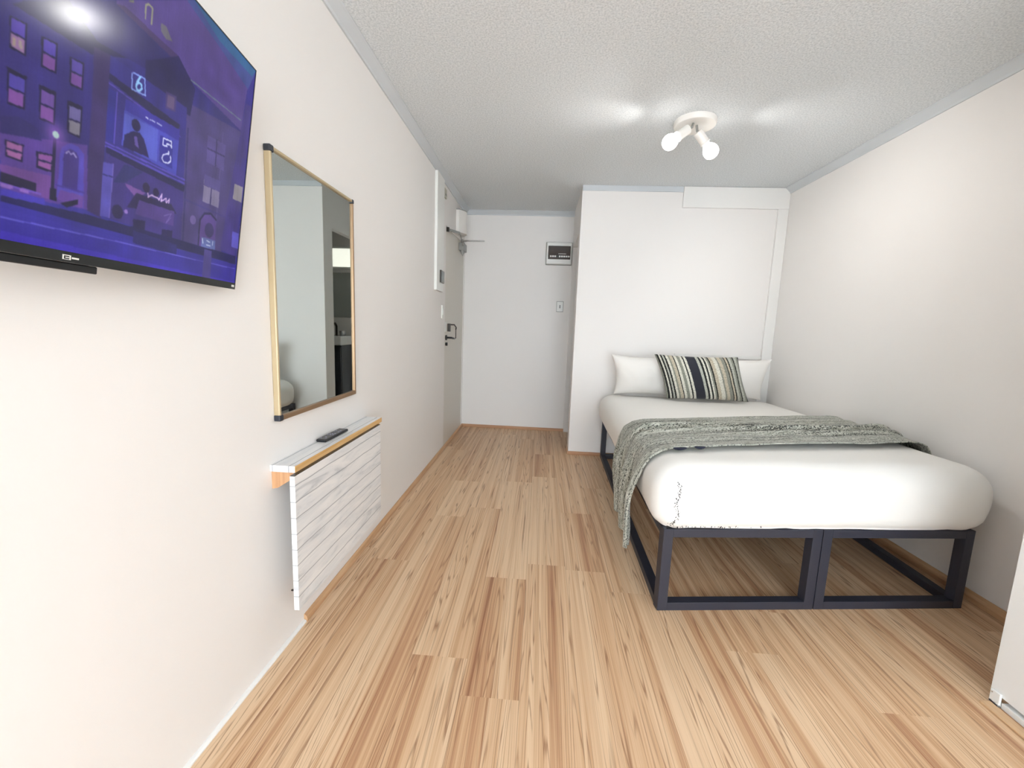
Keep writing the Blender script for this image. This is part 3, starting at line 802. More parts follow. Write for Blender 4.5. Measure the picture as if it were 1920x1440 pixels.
# ================================================================== mirror
def build_mirror():
    y0, y1, z0, z1 = 1.325, 1.912, 0.832, 1.698
    x0, x1 = XL, XL+0.022
    t = thing('wall_mirror', 'tall rectangular wall mirror in a thin pale gold frame', 'mirror', (XL, (y0+y1)/2, z0))
    fw = 0.011
    obj('glass', B(x0+0.004, x0+0.014, y0+0.008, y1-0.008, z0+0.008, z1-0.008), M['mirror'], t)
    obj('frame_stile', B(x0, x1, y0, y0+fw, z0+0.016, z1-0.016), M['gold'], t, bevel=0.004, seg=3)
    obj('frame_stile', B(x0, x1, y1-fw, y1, z0+0.004, z1-0.014), M['bronze_shaded'], t, bevel=0.004, seg=3)
    obj('frame_rail', B(x0, x1, y0+fw*0.4, y1-0.012, z1-fw, z1), M['gold'], t, bevel=0.004, seg=3)
    obj('frame_rail', B(x0, x1, y0+0.014, y1, z0, z0+0.018), M['bronze_shaded'], t, bevel=0.003, seg=3)
    for (ya, yb, za, zb) in ((y0-0.0015, y0+0.020, z1-0.020, z1+0.0015), (y1-0.014, y1+0.0015, z1-0.016, z1+0.0015), (y0-0.0015, y0+0.020, z0-0.0015, z0+0.020)):
        c = obj('corner_cap', B(x0, x1+0.0015, ya, yb, za, zb), M['darkcap'], t, bevel=0.004, seg=3)
        c['label'] = 'dark plastic corner cap'
    return t

# ================================================================== drop-leaf shelf
def uvbox(name, x0, x1, y0, y1, z0, z1, mats, parent, bevel=0):
    """box whose faces carry UV in metres; u along y, v along the other direction. +x/top faces etc use mats[0], the -? rest chosen below"""
    bm = B(x0, x1, y0, y1, z0, z1)
    uvl = bm.loops.layers.uv.new('UVMap')
    bmesh.ops.recalc_face_normals(bm, faces=bm.faces)
    for f in bm.faces:
        n = f.normal
        for lp in f.loops:
            c = lp.vert.co
            if abs(n.z) > 0.5:
                lp[uvl].uv = (c.y, c.x)
            elif abs(n.x) > 0.5:
                lp[uvl].uv = (c.y, c.z)
            else:
                lp[uvl].uv = (c.x*0.2+3, c.z if (z1-z0) > 0.1 else c.x)
    return bm

def build_drop_leaf():
    t = thing('drop_leaf_table', 'whitewashed board drop-leaf table folded down on the left wall', 'table', (XL, 1.65, 0.67))
    x1 = -0.787
    bm = uvbox('tabletop', XL, x1-0.0015, 1.295, 2.062, 0.668, 0.690, None, t)
    tp = obj('fixed_top', bm, M['whiteboards'], t)
    obj('edge_strip', B(x1-0.0015, x1, 1.295, 2.062, 0.668, 0.690), M['edgewood'], tp)
    bm = new()
    # wooden wall rail and end bracket with rounded toe
    prism(bm, [(0, 0), (0.078, 0), (0.078, -0.012), (0.062, -0.030), (0.020, -0.058), (0.0, -0.062)], (XL, 1.302, 0.668), (XL, 1.322, 0.668), (1, 0, 0), (0, 0, 1))
    b1 = obj('bracket', bm, M['bracket'], t)
    b1['label'] = 'warm wooden bracket under the shelf end'
    bm = new()
    prism(bm, [(0, 0), (0.078, 0), (0.078, -0.012), (0.062, -0.030), (0.020, -0.058), (0.0, -0.062)], (XL, 2.030, 0.668), (XL, 2.050, 0.668), (1, 0, 0), (0, 0, 1))
    obj('bracket', bm, M['bracket'], t)
    obj('wall_rail', B(XL, XL+0.020, 1.322, 2.030, 0.610, 0.668), M['bracket'], t)
    bm = uvbox('leaf', -0.791, -0.773, 1.268, 2.008, 0.194, 0.6655, None, t)
    lf = obj('leaf', bm, M['whiteboards'], t, bevel=0.001)
    obj('edge_strip', B(-0.7895, -0.7745, 1.270, 2.006, 0.6655, 0.6675), M['gunmetal'], lf)
    for yy in (1.42, 1.66, 1.88):
        bm = new()
        box(bm, -0.7925, -0.7905, yy-0.03, yy+0.03, 0.62, 0.667)
        obj('hinge', bm, M['chrome'], lf)
    for yy in (1.31, 1.97):
        bm = new()
        rod(bm, (-0.7915, yy, 0.24), (-0.803, yy, 0.24), 0.008)
        rod(bm, (-0.800, yy, 0.24), (-0.800, yy-0.035, 0.262), 0.0035)
        obj('catch', bm, M['gunmetal'], lf)
    # folded support arm behind the leaf
    bm = B(XL+0.021, -0.805, 1.60, 1.622, 0.28, 0.66)
    obj('support_arm', bm, M['bracket'], t)
    return t

def build_remote():
    a = Vector((-0.866+0.018, 1.575, 0.690))
    t = thing('remote_control', 'slim black television remote lying on the folded table top', 'remote control', tuple(a))
    d = Vector((0.004, 0.205, 0)).normalized()
    s = Vector((d.y, -d.x, 0))
    def F(x, y, z):
        p = a + s*x + d*y
        return (p.x, p.y, 0.6905 + z)
    bm = B(-0.021, 0.021, 0, 0.19, 0, 0.012, f=F)
    obj('body', bm, M['blackplastic'], t, bevel=0.005, seg=3)
    btn = mat('remote_button', srgb(150, 150, 165), 0.5)
    k = [(-0.010, 0.022), (0.010, 0.022), (0.0, 0.04), (-0.011, 0.075), (0, 0.075), (0.011, 0.075), (-0.011, 0.092), (0.0, 0.092), (0.011, 0.092), (-0.010, 0.125), (0.010, 0.125), (-0.010, 0.142), (0.010, 0.142)]
    for x, y in k:
        p = Vector(F(x, y, 0.0118))
        obj('button', rod(new(), p, p+Vector((0, 0, 0.0018)), 0.0038, 12), btn, t)
    return t

# ================================================================== things at the entrance door
def build_entrance():
    # shallow duct cover with the intercom
    o = obj('duct_cover', B(XL, XL+0.022, 3.43, 3.665, 1.44, 2.352), M['white'], bevel=0.002)
    tag(o, 'tall shallow white duct cover on the left wall before the door', 'duct cover')
    t = thing('intercom', 'small intercom with a grey display low on the white duct cover', 'intercom', (XL+0.022, 3.58, 1.52))
    obj('housing', B(XL+0.022, XL+0.034, 3.53, 3.65, 1.51, 1.61), M['gunmetal'], t, bevel=0.002)
    obj('display', B(XL+0.034, XL+0.0355, 3.540, 3.640, 1.520, 1.600), M['lcd'], t)
    t = thing('door_sensor', 'beige sensor plate high on the left wall under the cornice', 'sensor', (XL, 3.755, 2.27))
    obj('plate', B(XL, XL+0.012, 3.715, 3.795, 2.235, 2.312), mat('aged_beige', srgb(196, 194, 178), 0.5), t, bevel=0.003)
    obj('contact', B(XL+0.012, XL+0.015, 3.74, 3.77, 2.255, 2.27), M['greyplastic'], t)
    t = thing('light_switch', 'white switch plate on the left wall just before the door', 'light switch', (XL, 3.71, 1.27))
    obj('plate', B(XL, XL+0.010, 3.685, 3.735, 1.217, 1.330), M['white'], t, bevel=0.003)
    obj('rocker', B(XL+0.010, XL+0.014, 3.700, 3.720, 1.25, 1.295), M['white'], t)
    # emergency light with curved cover
    t = thing('emergency_light', 'tall white curved light fitting above the entrance door', 'light fitting', (XL, 4.40, 2.06))
    bm = new()
    prof = [(0, -0.11), (0.03, -0.11)] + [(0.03+0.055*math.sin(PI*i/10), -0.11+0.22*i/10) for i in range(1, 10)] + [(0.03, 0.11), (0, 0.11)]
    prism(bm, prof, (XL, 4.37, 2.075), (XL, 4.37, 2.275), (1, 0, 0), (0, 1, 0))
    obj('cover', bm, M['lampwhite'], t, smooth='auto')
    obj('end_cap', prism(new(), [(a*1.03, b*1.03) for a, b in prof], (XL, 4.37, 2.275), (XL, 4.37, 2.283), (1, 0, 0), (0, 1, 0)), M['greyplastic'], t)
    obj('end_cap', prism(new(), [(a*1.03, b*1.03) for a, b in prof], (XL, 4.37, 2.064), (XL, 4.37, 2.075), (1, 0, 0), (0, 1, 0)), M['lampwhite'], t)
    # door closer
    t = thing('door_closer', 'grey door closer with a long straight arm reaching into the entrance', 'door closer', (XL, 4.50, 1.95))
    obj('body', B(XL-0.006, XL+0.050, 4.44, 4.60, 1.925, 2.000), M['greyplastic'], t, bevel=0.004)
    obj('foot', lathe(new(), [(0.020, 0), (0.016, 0.03), (0.0, 0.055)], (XL+0.03, 4.47, 1.925), (0, 0, -1), 16), M['greyplastic'], t)
    bm = new()
    bar(bm, (XL+0.02, 4.46), (-0.615, 4.45), 0.022, 2.012, 2.026)
    a1 = obj('arm', bm, M['chrome'], t, bevel=0.002)
    obj('pivot', rod(new(), (XL+0.025, 4.47, 2.000), (XL+0.025, 4.47, 2.032), 0.014), M['gunmetal'], t)
    obj('arm', tube(new(), [(XL+0.03, 4.30, 2.058), (XL+0.05, 4.18, 2.04), (XL+0.018, 3.885, 2.003)], 0.011, 10), M['greyplastic'], t)
    obj('shoe', B(XL-0.004, XL+0.020, 3.860, 3.885, 1.985, 2.022), M['gunmetal'], t, bevel=0.002)
    obj('cable', tube(new(), [(XL+0.035, 4.32, 2.05), (XL+0.045, 4.36, 1.99), (XL+0.04, 4.43, 1.965), (XL+0.03, 4.46, 1.99)], 0.004, 8), M['greyplastic'], t)
    # lock set
    t = thing('door_lock', 'black lever handle below the chain on the entrance door', 'door handle', (XL, 3.93, 1.04))
    obj('rosette', rod(new(), (XL-0.006, 3.905, 1.045), (XL+0.006, 3.905, 1.045), 0.024, 20), M['blackplastic'], t)
    obj('lever', tube(new(), [(XL+0.004, 3.905, 1.045), (XL+0.050, 3.905, 1.045), (XL+0.056, 3.935, 1.040), (XL+0.052, 4.03, 1.035)], 0.009, 10), M['blackplastic'], t)
    obj('cylinder', rod(new(), (XL-0.006, 3.905, 0.985), (XL+0.012, 3.905, 0.985), 0.016, 20), M['blackplastic'], t)
    t = thing('door_chain', 'dark safety chain with its keeper above the lever handle', 'door chain', (XL, 4.00, 1.14))
    obj('backplate', B(XL-0.006, XL-0.002, 3.86, 3.93, 1.10, 1.185), M['white'], t)
    obj('keeper', B(XL-0.006, XL+0.022, 3.97, 3.995, 1.10, 1.175), M['gunmetal'], t, bevel=0.003)
    obj('slide', tube(new(), [(XL+0.015, 3.985, 1.165), (XL+0.05, 4.02, 1.165), (XL+0.06, 4.06, 1.14), (XL+0.055, 4.07, 1.12)], 0.006, 8), M['gunmetal'], t)
    bm = new()
    for i in range(9):
        z = 1.125 - i*0.0105
        lathe(bm, [(0.0035, -0.006), (0.0045, 0), (0.0035, 0.006)], (XL+0.055, 4.07, z), (0, 0, 1), 8)
    obj('chain', bm, M['gunmetal'], t)

# ================================================================== fuse box and switch on the far wall
def build_far_wall():
    t = thing('fuse_box', 'white fuse box with smoked window high on the far wall', 'fuse box', (0.16, YF, 1.95))
    obj('housing', B(0.022, 0.292, YF-0.06, YF, 1.850, 2.078), M['white'], t, bevel=0.012, seg=3)
    obj('back_plate', B(0.016, 0.298, YF-0.02, YF, 1.844, 2.084), M['greyplastic'], t, bevel=0.006)
    bm = B(0.040, 0.278, YF-0.066, YF-0.058, 1.900, 2.040)
    w = obj('window_cover', bm, M['glass_dark'], t, bevel=0.004)
    w['label'] = 'smoked brown see-through cover'
    for i in range(9):
        x = 0.060 + i*0.024
        obj('breaker', B(x, x+0.018, YF-0.071, YF-0.066, 1.922, 1.938), M['white'] if i not in (3,) else M['blackplastic'], t)
    bm = new()
    for i in range(7):
        box(bm, 0.150+i*0.012, 0.158+i*0.012, YF-0.0668, YF-0.0662, 1.954, 1.960)
    obj('printed_label', bm, M['white'], t)
    t = thing('light_switch', 'small white light switch on the far wall under the fuse box', 'light switch', (0.195, YF, 1.40))
    obj('plate', B(0.163, 0.229, YF-0.012, YF, 1.352, 1.455), M['white'], t, bevel=0.003)
    obj('backing', B(0.158, 0.234, YF-0.004, YF, 1.346, 1.461), M['greyplastic'], t)
    obj('rocker', B(0.189, 0.203, YF-0.015, YF-0.012, 1.385, 1.42), M['greyplastic'], t, bevel=0.002)

# ================================================================== ceiling lamp
def build_lamp():
    c = Vector((0.845, 2.728, H))
    t = thing('ceiling_lamp', 'white round ceiling lamp with two swivelling lit bulbs', 'ceiling lamp', tuple(c))
    obj('base_plate', lathe(new(), [(0.118, 0.0), (0.118, 0.022), (0.113, 0.030), (0.104, 0.032), (0, 0.032)], c, (0, 0, -1), 48), M['lampwhite'], t, smooth='auto')
    for tip, root in (((0.680, 2.606, 2.235), (0.795, 2.635, 2.325)), ((0.937, 2.698, 2.225), (0.855, 2.688, 2.318))):
        tip, root = Vector(tip), Vector(root)
        ax = (tip-root).normalized()
        st = tip - ax*0.121
        hub = Vector((0.845+(root.x-0.845)*0.45, 2.728+(root.y-2.728)*0.45, H-0.030))
        a = obj('arm', tube(new(), [hub, (hub+root)/2 + Vector((0, 0, -0.012)), root + ax*0.01], 0.007, 10), M['greyplastic'], t)
        hd = obj('lamp_holder', lathe(new(), [(0.020, -0.01), (0.026, -0.006), (0.026, 0.062), (0.029, 0.064), (0.029, 0.070), (0.018, 0.071)], st, ax, 28), M['lampwhite'], t, smooth='auto')
        b0 = st + ax*0.071
        bl = obj('bulb', lathe(new(), [(0.016, 0), (0.022, 0.010), (0.036, 0.028), (0.042, 0.045), (0.042, 0.060), (0.037, 0.076), (0.026, 0.088), (0.012, 0.094), (0, 0.095)], b0, ax, 28), M['bulb'], t, smooth=True)
        bl['label'] = 'lit white bulb'
        for kind, pw, size in (('wide', GLOW, 3.05), ('lobe', LOBE, 1.3)):  # unseen spots added outside each bulb; lobe makes the bright ceiling patch
            ld = bpy.data.lights.new('added_bulb_spot', 'SPOT')
            ld.energy = pw if kind == 'lobe' else (pw*0.62 if tip.x < 0.8 else pw*1.4)
            ld.spot_size = size
            ld.spot_blend = 1.0
            ld.shadow_soft_size = 0.035
            ld.color = (1.0, 0.985, 0.955)
            lo = link(bpy.data.objects.new('added_bulb_spot', ld))
            lo.parent = t
            lo.matrix_parent_inverse = Matrix.Translation(-t.location)
            if kind == 'wide':
                lo.location = b0 + ax*0.135
                lo.rotation_euler = ax.to_track_quat('-Z', 'Y').to_euler()
                continue
            lo.location = b0 + ax*0.06 + Vector((-0.09 if tip.x < 0.8 else 0.10, 0.0, -0.05))
            goal = Vector((0.36, 2.66, H)) if tip.x < 0.8 else Vector((1.38, 2.62, H))
            lo.rotation_euler = (goal-lo.location).to_track_quat('-Z', 'Y').to_euler()
    return t

# ================================================================== bed
FL, FR, BL, BRr = Vector((0.541, 1.692, 0)), Vector((1.920, 1.870, 0)), Vector((0.598, 3.850, 0)), Vector((1.972, 3.862, 0))
def bedp(u, v, z=0.0):
    a = FL.lerp(FR, u)
    b_ = BL.lerp(BRr, u)
    p = a.lerp(b_, v)
    return Vector((p.x, p.y, z))

FT = 0.366     # top of the metal frame
def build_bed_frame():
    t = thing('bed_frame', 'black square-tube metal bed frame standing on the timber floor', 'bed frame', tuple(bedp(0.5, 0.5)))
    w = 0.042
    k = M['black']
    def inset(u, v, du, dv):
        p = bedp(u, v)
        ex = (bedp(1, v)-bedp(0, v)).normalized()
        ey = (bedp(u, 1)-bedp(u, 0)).normalized()
        return p + ex*du + ey*dv
    mods = ((0.0, 0.4985), (0.5015, 1.0))
    for v, sv in ((0, 1), (1, -1)):
        for u0, u1 in mods:
            a, b_ = inset(u0, v, w/2, sv*w/2), inset(u1, v, -w/2, sv*w/2)
            for p in (a, b_):
                obj('leg', bar(new(), (p - (b_-a).normalized()*w/2), (p + (b_-a).normalized()*w/2), w, 0.0, FT), k, t, bevel=0.0015)
            d = (b_-a).normalized()*w/2
            obj('bottom_rail', bar(new(), a+d, b_-d, w, 0.0, 0.036), k, t, bevel=0.0015)
            obj('top_rail', bar(new(), a+d, b_-d, w, FT-0.036, FT), k, t, bevel=0.0015)
    for u, su in ((0, 1), (1, -1)):
        a, b_ = inset(u, 0, su*w/2, w), inset(u, 1, su*w/2, -w)
        obj('bottom_rail', bar(new(), a, b_, w, 0.0, 0.036), k, t, bevel=0.0015)
        obj('top_rail', bar(new(), a, b_, w, FT-0.036, FT), k, t, bevel=0.0015)
    for u, su in ((0.4985, -1), (0.5015, 1)):
        a, b_ = inset(u, 0, su*w/2, w), inset(u, 1, su*w/2, -w)
        obj('top_rail', bar(new(), a, b_, w, FT-0.036, FT), k, t, bevel=0.0015)
    for m0, m1 in mods:
        for i in range(9):
            v = 0.07 + i*0.107
            a, b_ = inset(m0, v, w+0.001, 0), inset(m1, v, -w-0.001, 0)
            obj('slat', bar(new(), a, b_, 0.05, FT-0.020, FT-0.004), k, t)
    return t

MT = 0.645
def build_mattress():
    bm = new()
    nx, ny, nz = 44, 64, 12
    z0, z1 = FT+0.002, MT
    LX, LY, LZ = 1.43, 2.10, z1-z0
    r = 0.095
    def rp(p):
        q = Vector((min(max(p.x, r), LX-r), min(max(p.y, r), LY-r), min(max(p.z, 0.03), LZ-r)))
        d = p-q
        if p.z > LZ-r:
            if d.length > 1e-6:
                s = r
                return q + d.normalized()*s
            return q
        # lower part: rounded plan only
        q2 = Vector((q.x, q.y, p.z))
        d = Vector((p.x-q.x, p.y-q.y, 0))
        if d.length < 1e-6:
            return p.copy()
        rr = r - (0.030*max(0, 1-p.z/0.05)**2)
        return q2 + d.normalized()*rr
    def final(p):
        q = rp(p)
        u, v = q.x/LX, q.y/LY
        hgt = q.z/LZ
        bul = math.sin(PI*min(1, max(0, hgt)))*0.024
        uu = -0.024 + u*1.052
        vv = -0.012 + v*0.997
        w = bedp(uu, vv, z0+q.z)
        # side bulge
        cx = (u-0.5)*2
        cy = (v-0.5)*2
        ex = Vector((1, 0.06, 0))
        w += ex*(bul*math.copysign(abs(cx)**6, cx))
        w += Vector((0, 1, 0))*(bul*math.copysign(abs(cy)**8, cy) if cy < 0 else 0)
        # soft crown and gentle wear
        w.z += 0.010*(1-cx**2)*(1-cy**2) * hgt - 0.040*v*hgt
        nn = noise.noise(Vector((w.x*3.1, w.y*3.1, w.z*5)))
        w += Vector((0.006*nn*cx, 0.006*nn*abs(cy), 0.004*nn*hgt))
        # wavy hem
        if hgt < 0.08:
            w.z += 0.010*max(0, noise.noise(Vector((w.x*9, w.y*9, 4.0)))) * (1-hgt/0.08)
        return w
    cache = {}
    def V(i, j, k):
        key = (i, j, k)
        if key not in cache:
            cache[key] = bm.verts.new(final(Vector((LX*i/nx, LY*j/ny, LZ*k/nz))))
        return cache[key]
    for i in range(nx):
        for j in range(ny):
            bm.faces.new((V(i, j, nz), V(i+1, j, nz), V(i+1, j+1, nz), V(i, j+1, nz)))
            bm.faces.new((V(i, j, 0), V(i, j+1, 0), V(i+1, j+1, 0), V(i+1, j, 0)))
    for k in range(nz):
        for i in range(nx):
            bm.faces.new((V(i, 0, k), V(i+1, 0, k), V(i+1, 0, k+1), V(i, 0, k+1)))
            bm.faces.new((V(i, ny, k), V(i, ny, k+1), V(i+1, ny, k+1), V(i+1, ny, k)))
        for j in range(ny):
            bm.faces.new((V(0, j, k), V(0, j, k+1), V(0, j+1, k+1), V(0, j+1, k)))
            bm.faces.new((V(nx, j, k), V(nx, j+1, k), V(nx, j+1, k+1), V(nx, j, k+1)))
    t = thing('mattress', 'thick double mattress in a white fitted sheet on the black frame', 'mattress', tuple(bedp(0.5, 0.5, FT)))
    obj('fitted_sheet', bm, M['sheet'], t, smooth=True)
    # dark mattress base that shows under the sheet hem
    bm = new()
    bb = [bedp(0.012, 0.004), bedp(0.985, 0.004), bedp(0.985, 0.975), bedp(0.012, 0.975)]
    V8 = [bm.verts.new((p.x, p.y, z)) for z in (FT+0.0005, FT+0.014) for p in bb]
    for q in ((0, 3, 2, 1), (4, 5, 6, 7), (0, 1, 5, 4), (1, 2, 6, 5), (2, 3, 7, 6), (3, 0, 4, 7)):
        bm.faces.new([V8[i] for i in q])
    b_ = obj('mattress_base', bm, M['blackplastic'], t)
    b_['label'] = 'dark mattress underside'
    STITCH.append(t)
    return t
STITCH = []

def build_pillow(name, label, group, center, size, thick, tilt, m, shear=0.0, yaw=0.0, seed=0, pinch=0.07):
    """pillow standing on its long edge, leaning back; local x across, z up"""
    bm = new()
    uvl = bm.loops.layers.uv.new('UVMap')
    nx, nz = 40, 26
    Wd, Hh = size
    vs = {}
    def pos(i, j, s):
        a, b_ = i/nx*2-1, j/nz*2-1
        ea, eb = 1-abs(a)**3.2, 1-abs(b_)**2.6
        th = thick/2*(max(ea, 0)**0.62)*(max(eb, 0)**0.62)
        x = a*Wd/2*(1 - pinch*(1-b_*b_)*abs(a)**3)
        z = b_*Hh/2*(1 - pinch*1.3*(1-a*a)*abs(b_)**3)
        nn = noise.noise(Vector((x*7+seed, z*7, s*3.0)))*0.010 + noise.noise(Vector((x*17+seed, z*17, s*3.0)))*0.004
        y = s*(th + nn*min(1, th/0.03))
        x += shear*(-(z/Hh))
        p = Vector((x, y, z+Hh/2))
        p = Matrix.Rotation(-tilt, 3, 'X') @ p
        p = Matrix.Rotation(yaw, 3, 'Z') @ p
        return p + Vector(center)
    for s in (-1, 1):
        for i in range(nx+1):
            for j in range(nz+1):
                edge = i in (0, nx) or j in (0, nz)
                key = (i, j, 0 if edge else s)
                if key not in vs:
                    vs[key] = bm.verts.new(pos(i, j, 0 if edge else s))
    for s in (-1, 1):
        for i in range(nx):
            for j in range(nz):
                ks = [(i, j), (i+1, j), (i+1, j+1), (i, j+1)]
                q = [vs[(a, b_, 0 if (a in (0, nx) or b_ in (0, nz)) else s)] for a, b_ in ks]
                f = bm.faces.new(q if s < 0 else q[::-1])
                for lp, (a, b_) in zip(f.loops, ks if s < 0 else ks[::-1]):
                    lp[uvl].uv = (a/nx, b_/nz)
    o = obj(name, bm, m, smooth=True)
    tag(o, label, name.replace('_', ' ') if name != 'cushion' else 'cushion', group)
    md = o.modifiers.new('sub', 'SUBSURF')
    md.levels = 1
    md.render_levels = 1
    return o

def lerp(a, b_, t):
    return a + (b_-a)*t

def interp(t, ks):
    for (t0, v0), (t1, v1) in zip(ks, ks[1:]):
        if t <= t1:
            return lerp(v0, v1, (t-t0)/(t1-t0) if t1 > t0 else 0)
    return ks[-1][1]

def build_throw():
    """a knitted throw lying across the bed, hanging down the left side"""
    # centre line: (x, z, y_front, y_back)
    K = [(2.004, 0.555, 2.215, 2.80), (1.990, 0.600, 2.21, 2.80), (1.962, 0.636, 2.20, 2.80), (1.92, 0.655, 2.19, 2.80), (1.86, 0.662, 2.18, 2.79), (1.70, 0.660, 2.15, 2.76), (1.3, 0.660, 2.045, 2.65), (0.9, 0.656, 1.945, 2.55), (0.70, 0.653, 1.895, 2.50),
         (0.62, 0.650, 1.875, 2.485), (0.56, 0.640, 1.865, 2.47), (0.515, 0.612, 1.86, 2.46), (0.492, 0.56, 1.87, 2.44), (0.484, 0.48, 1.885, 2.42), (0.482, 0.40, 1.905, 2.40), (0.484, 0.30, 1.93, 2.38), (0.490, 0.20, 1.95, 2.36), (0.494, 0.10, 1.97, 2.34)]
    L = [0]
    for a, b_ in zip(K, K[1:]):
        L.append(L[-1] + math.hypot(b_[0]-a[0], b_[1]-a[1]))
    tot = L[-1]
    ns, nt_ = 190, 72
    bm = new()
    uvl = bm.loops.layers.uv.new('UVMap')
    grid = []
    for i in range(ns+1):
        s = tot*i/ns
        vals = [interp(s, list(zip(L, [k[c] for k in K]))) for c in range(4)]
        row = []
        for j in range(nt_+1):
            t = j/nt_
            x, z, yf, yb = vals
            hang = max(0, min(1, (0.64-z)/0.2)) if x < 0.8 else 0.0
            wob = 0.012*noise.noise(Vector((s*3.0, t*1.2, 0)))
            y = lerp(yf, yb, t) + wob
            # long soft folds, wandering along the length
            a = t + 0.10*math.sin(s*1.9+0.6) + 0.03*math.sin(s*5)
            def ridge(c, w):
                return math.exp(-((a-c)/w)**2)
            amp = 0.6+0.4*math.sin(s*2.3+1)
            f = 0.030*ridge(0.36, 0.034)*amp + 0.030*ridge(0.62, 0.032)*(1.3-amp) + 0.024*ridge(0.49, 0.022)*(0.4+amp) + 0.004*math.sin(a*30) + 0.004
            f += 0.005*noise.noise(Vector((s*6, t*7, 2)))
            z += 0.006 + (max(0, f))*(1-hang)
            # hanging part: pleats push sideways
            pl = 0.5+0.5*math.sin(t*19 + 0.8*math.sin(s*4))
            x -= hang*(0.004 + 0.040*pl**2 + 0.010*noise.noise(Vector((s*4, t*5, 9))))
            # slanting hem
            if hang > 0:
                low = max(0, (0.56-z)/0.46)
                hem = lerp(0.0, 0.13, t**0.8) if t > 0.22 else lerp(0.02, 0.0, t/0.22)
                z += low*hem
            row.append(bm.verts.new((x, y, z)))
        grid.append(row)
    for i in range(ns):
        for j in range(nt_):
            f = bm.faces.new((grid[i][j], grid[i+1][j], grid[i+1][j+1], grid[i][j+1]))
            for lp, (a, b_) in zip(f.loops, ((i, j), (i+1, j), (i+1, j+1), (i, j+1))):
                lp[uvl].uv = (tot*a/ns, 0.64*b_/nt_)
    o = obj('throw_blanket', bm, M['knit'], smooth=True)
    md = o.modifiers.new('sol', 'SOLIDIFY')
    md.thickness = 0.005
    md.offset = 1
    tag(o, 'grey-green marled knitted throw lying across the bed and hanging down its left side', 'blanket')
    for (cx, cy, cz, sx, sy, an) in ((0.640, 1.874, 0.661, 0.034, 0.010, 0.25), (0.735, 1.899, 0.664, 0.026, 0.009, 0.1)):
        bm = new()
        bmesh.ops.create_uvsphere(bm, u_segments=16, v_segments=8, radius=1.0)
        for v in bm.verts:
            p = Matrix.Rotation(an, 3, 'Z') @ Vector((v.co.x*sx, v.co.y*sy, v.co.z*0.007 + 0.004*v.co.x**2))
            v.co = p + Vector((cx, cy, cz))
        e = obj('turned_edge', bm, M['navy'], o, smooth=True)
        e['label'] = 'dark navy turned-under edge'
    return o

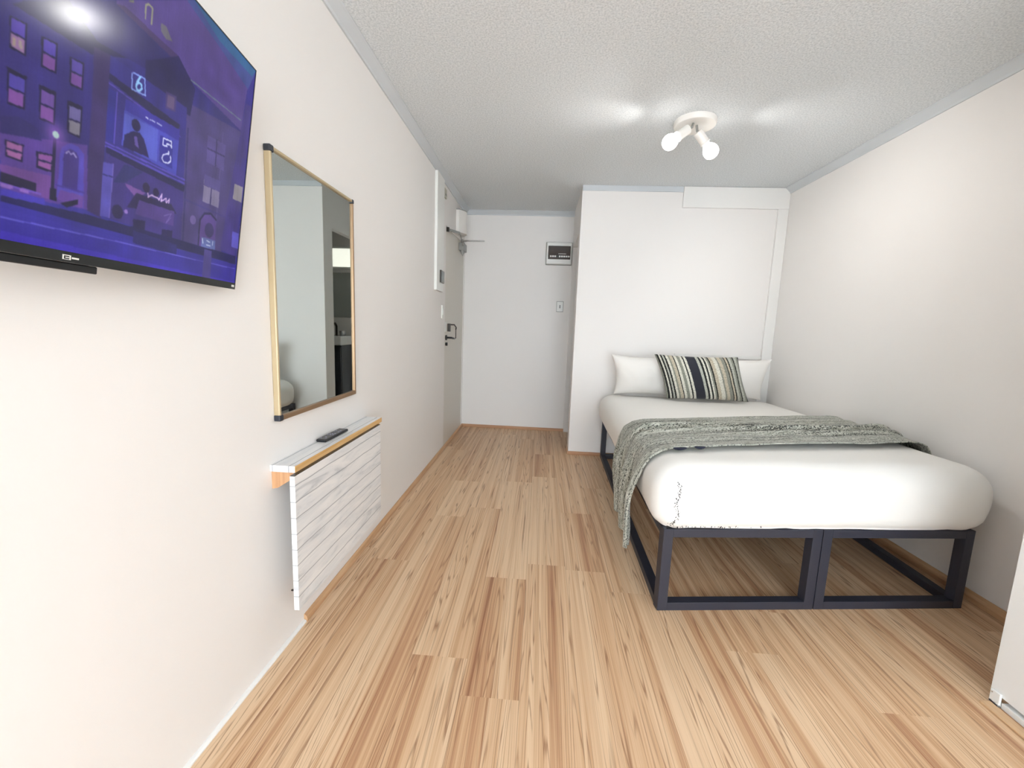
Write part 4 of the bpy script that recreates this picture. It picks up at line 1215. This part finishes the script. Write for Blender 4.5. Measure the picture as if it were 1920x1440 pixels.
# ================================================================== bathroom seen in the wall mirror
def build_bathroom():
    t = thing('vanity', 'charcoal bathroom vanity with a white basin, seen in the wall mirror', 'vanity', (0.62, YF-0.2, 0))
    obj('cabinet', B(0.40, 0.95, YF-0.36, YF-0.001, 0.0, 0.90), M['vanity'], t, bevel=0.003)
    obj('door', B(0.405, 0.672, YF-0.378, YF-0.361, 0.06, 0.88), M['vanity'], t, bevel=0.002)
    obj('door', B(0.678, 0.945, YF-0.378, YF-0.361, 0.06, 0.88), M['vanity'], t, bevel=0.002)
    obj('basin', B(0.39, 0.96, YF-0.39, YF-0.001, 0.901, 1.00), M['ceramic'], t, bevel=0.012, seg=3)
    obj('tap', tube(new(), [(0.60, YF-0.06, 1.00), (0.60, YF-0.06, 1.10), (0.60, YF-0.09, 1.13), (0.60, YF-0.19, 1.11)], 0.012, 12), M['gunmetal'], t)
    t = thing('bathroom_mirror', 'bathroom mirror above the basin, seen in the wall mirror', 'mirror', (0.6, YF, 1.4))
    obj('glass', B(0.40, 0.95, YF-0.012, YF-0.001, 1.20, 1.70), M['mirror'], t)
    t = thing('bathroom_light', 'long lit bathroom light above the basin, seen in the wall mirror', 'light fitting', (0.6, YF, 1.9))
    obj('housing', B(0.42, 0.93, YF-0.03, YF-0.001, 1.74, 1.98), M['white'], t, bevel=0.004)
    bm = new()
    prism(bm, [(0.03+0.03*math.sin(PI*i/8), 1.76+0.2*i/8) for i in range(9)], (0.43, YF, 0), (0.92, YF, 0), (0, -1, 0), (0, 0, 1))
    obj('diffuser', bm, M['bathlight'], t, smooth='auto')
    o = obj('soap_dish', lathe(new(), [(0.03, 0), (0.036, 0.05), (0.0, 0.052)], (0.50, YF-0.12, 1.0008), (0, 0, 1), 20), M['chrome'])
    tag(o, 'small metal cup on the bathroom basin, seen in the wall mirror', 'cup')

build_tv()
build_mirror()
build_drop_leaf()
build_remote()
build_entrance()
build_far_wall()
build_lamp()
build_bed_frame()
build_mattress()
def build_stitches(t):
    """gathered seam at the foot corner of the sheet: small dark stitches laid on the cloth"""
    from mathutils.bvhtree import BVHTree
    sh = [c for c in t.children if c.name.startswith('fitted_sheet')][0]
    me = sh.data
    tree = BVHTree.FromPolygons([v.co for v in me.vertices], [tuple(p.vertices) for p in me.polygons])
    bm = new()
    rr = random.Random(2)
    def put(x, z, sx, sz):
        h = tree.ray_cast(Vector((x, 1.3, z)), Vector((0, 1, 0)))
        if h[0] is not None:
            y = h[0].y
            box(bm, x-sx, x+sx, y-0.0012, y+0.0006, z-sz, z+sz)
    for i in range(60):
        z = 0.385 + 0.20*(i/60)
        for _ in range(2):
            put(0.575 + rr.gauss(0, 0.0045) + 0.006*math.sin(z*60), z + rr.uniform(-0.002, 0.002), rr.uniform(0.0005, 0.0018), rr.uniform(0.0006, 0.0022))
    for i in range(34):
        put(0.59 + 0.36*rr.random()**1.4, 0.380+rr.random()*0.012, 0.0010, rr.uniform(0.001, 0.007))
    s_ = obj('seam_stitches', bm, M['blackplastic'], t)
    s_['kind'] = 'stuff'
for _t in STITCH:
    build_stitches(_t)
build_pillow('pillow', 'white pillow against the wall at the left of the bed head', 'white pillows', (0.925, 3.690, 0.618), (0.61, 0.365), 0.17, -0.20, M['pillow'], seed=1, shear=0.055, pinch=0.11)
build_pillow('pillow', 'white pillow against the wall at the right of the bed head', 'white pillows', (1.590, 3.690, 0.622), (0.63, 0.37), 0.17, -0.20, M['pillow'], seed=5, shear=-0.02, pinch=0.11)
build_pillow('cushion', 'oblong cushion with black, cream and grey stripes leaning on the white pillows', None, (1.305, 3.500, 0.628), (0.665, 0.375), 0.15, -0.14, M['stripes'], shear=0.15, yaw=0.02, seed=9, pinch=0.05)
build_throw()
build_bathroom()
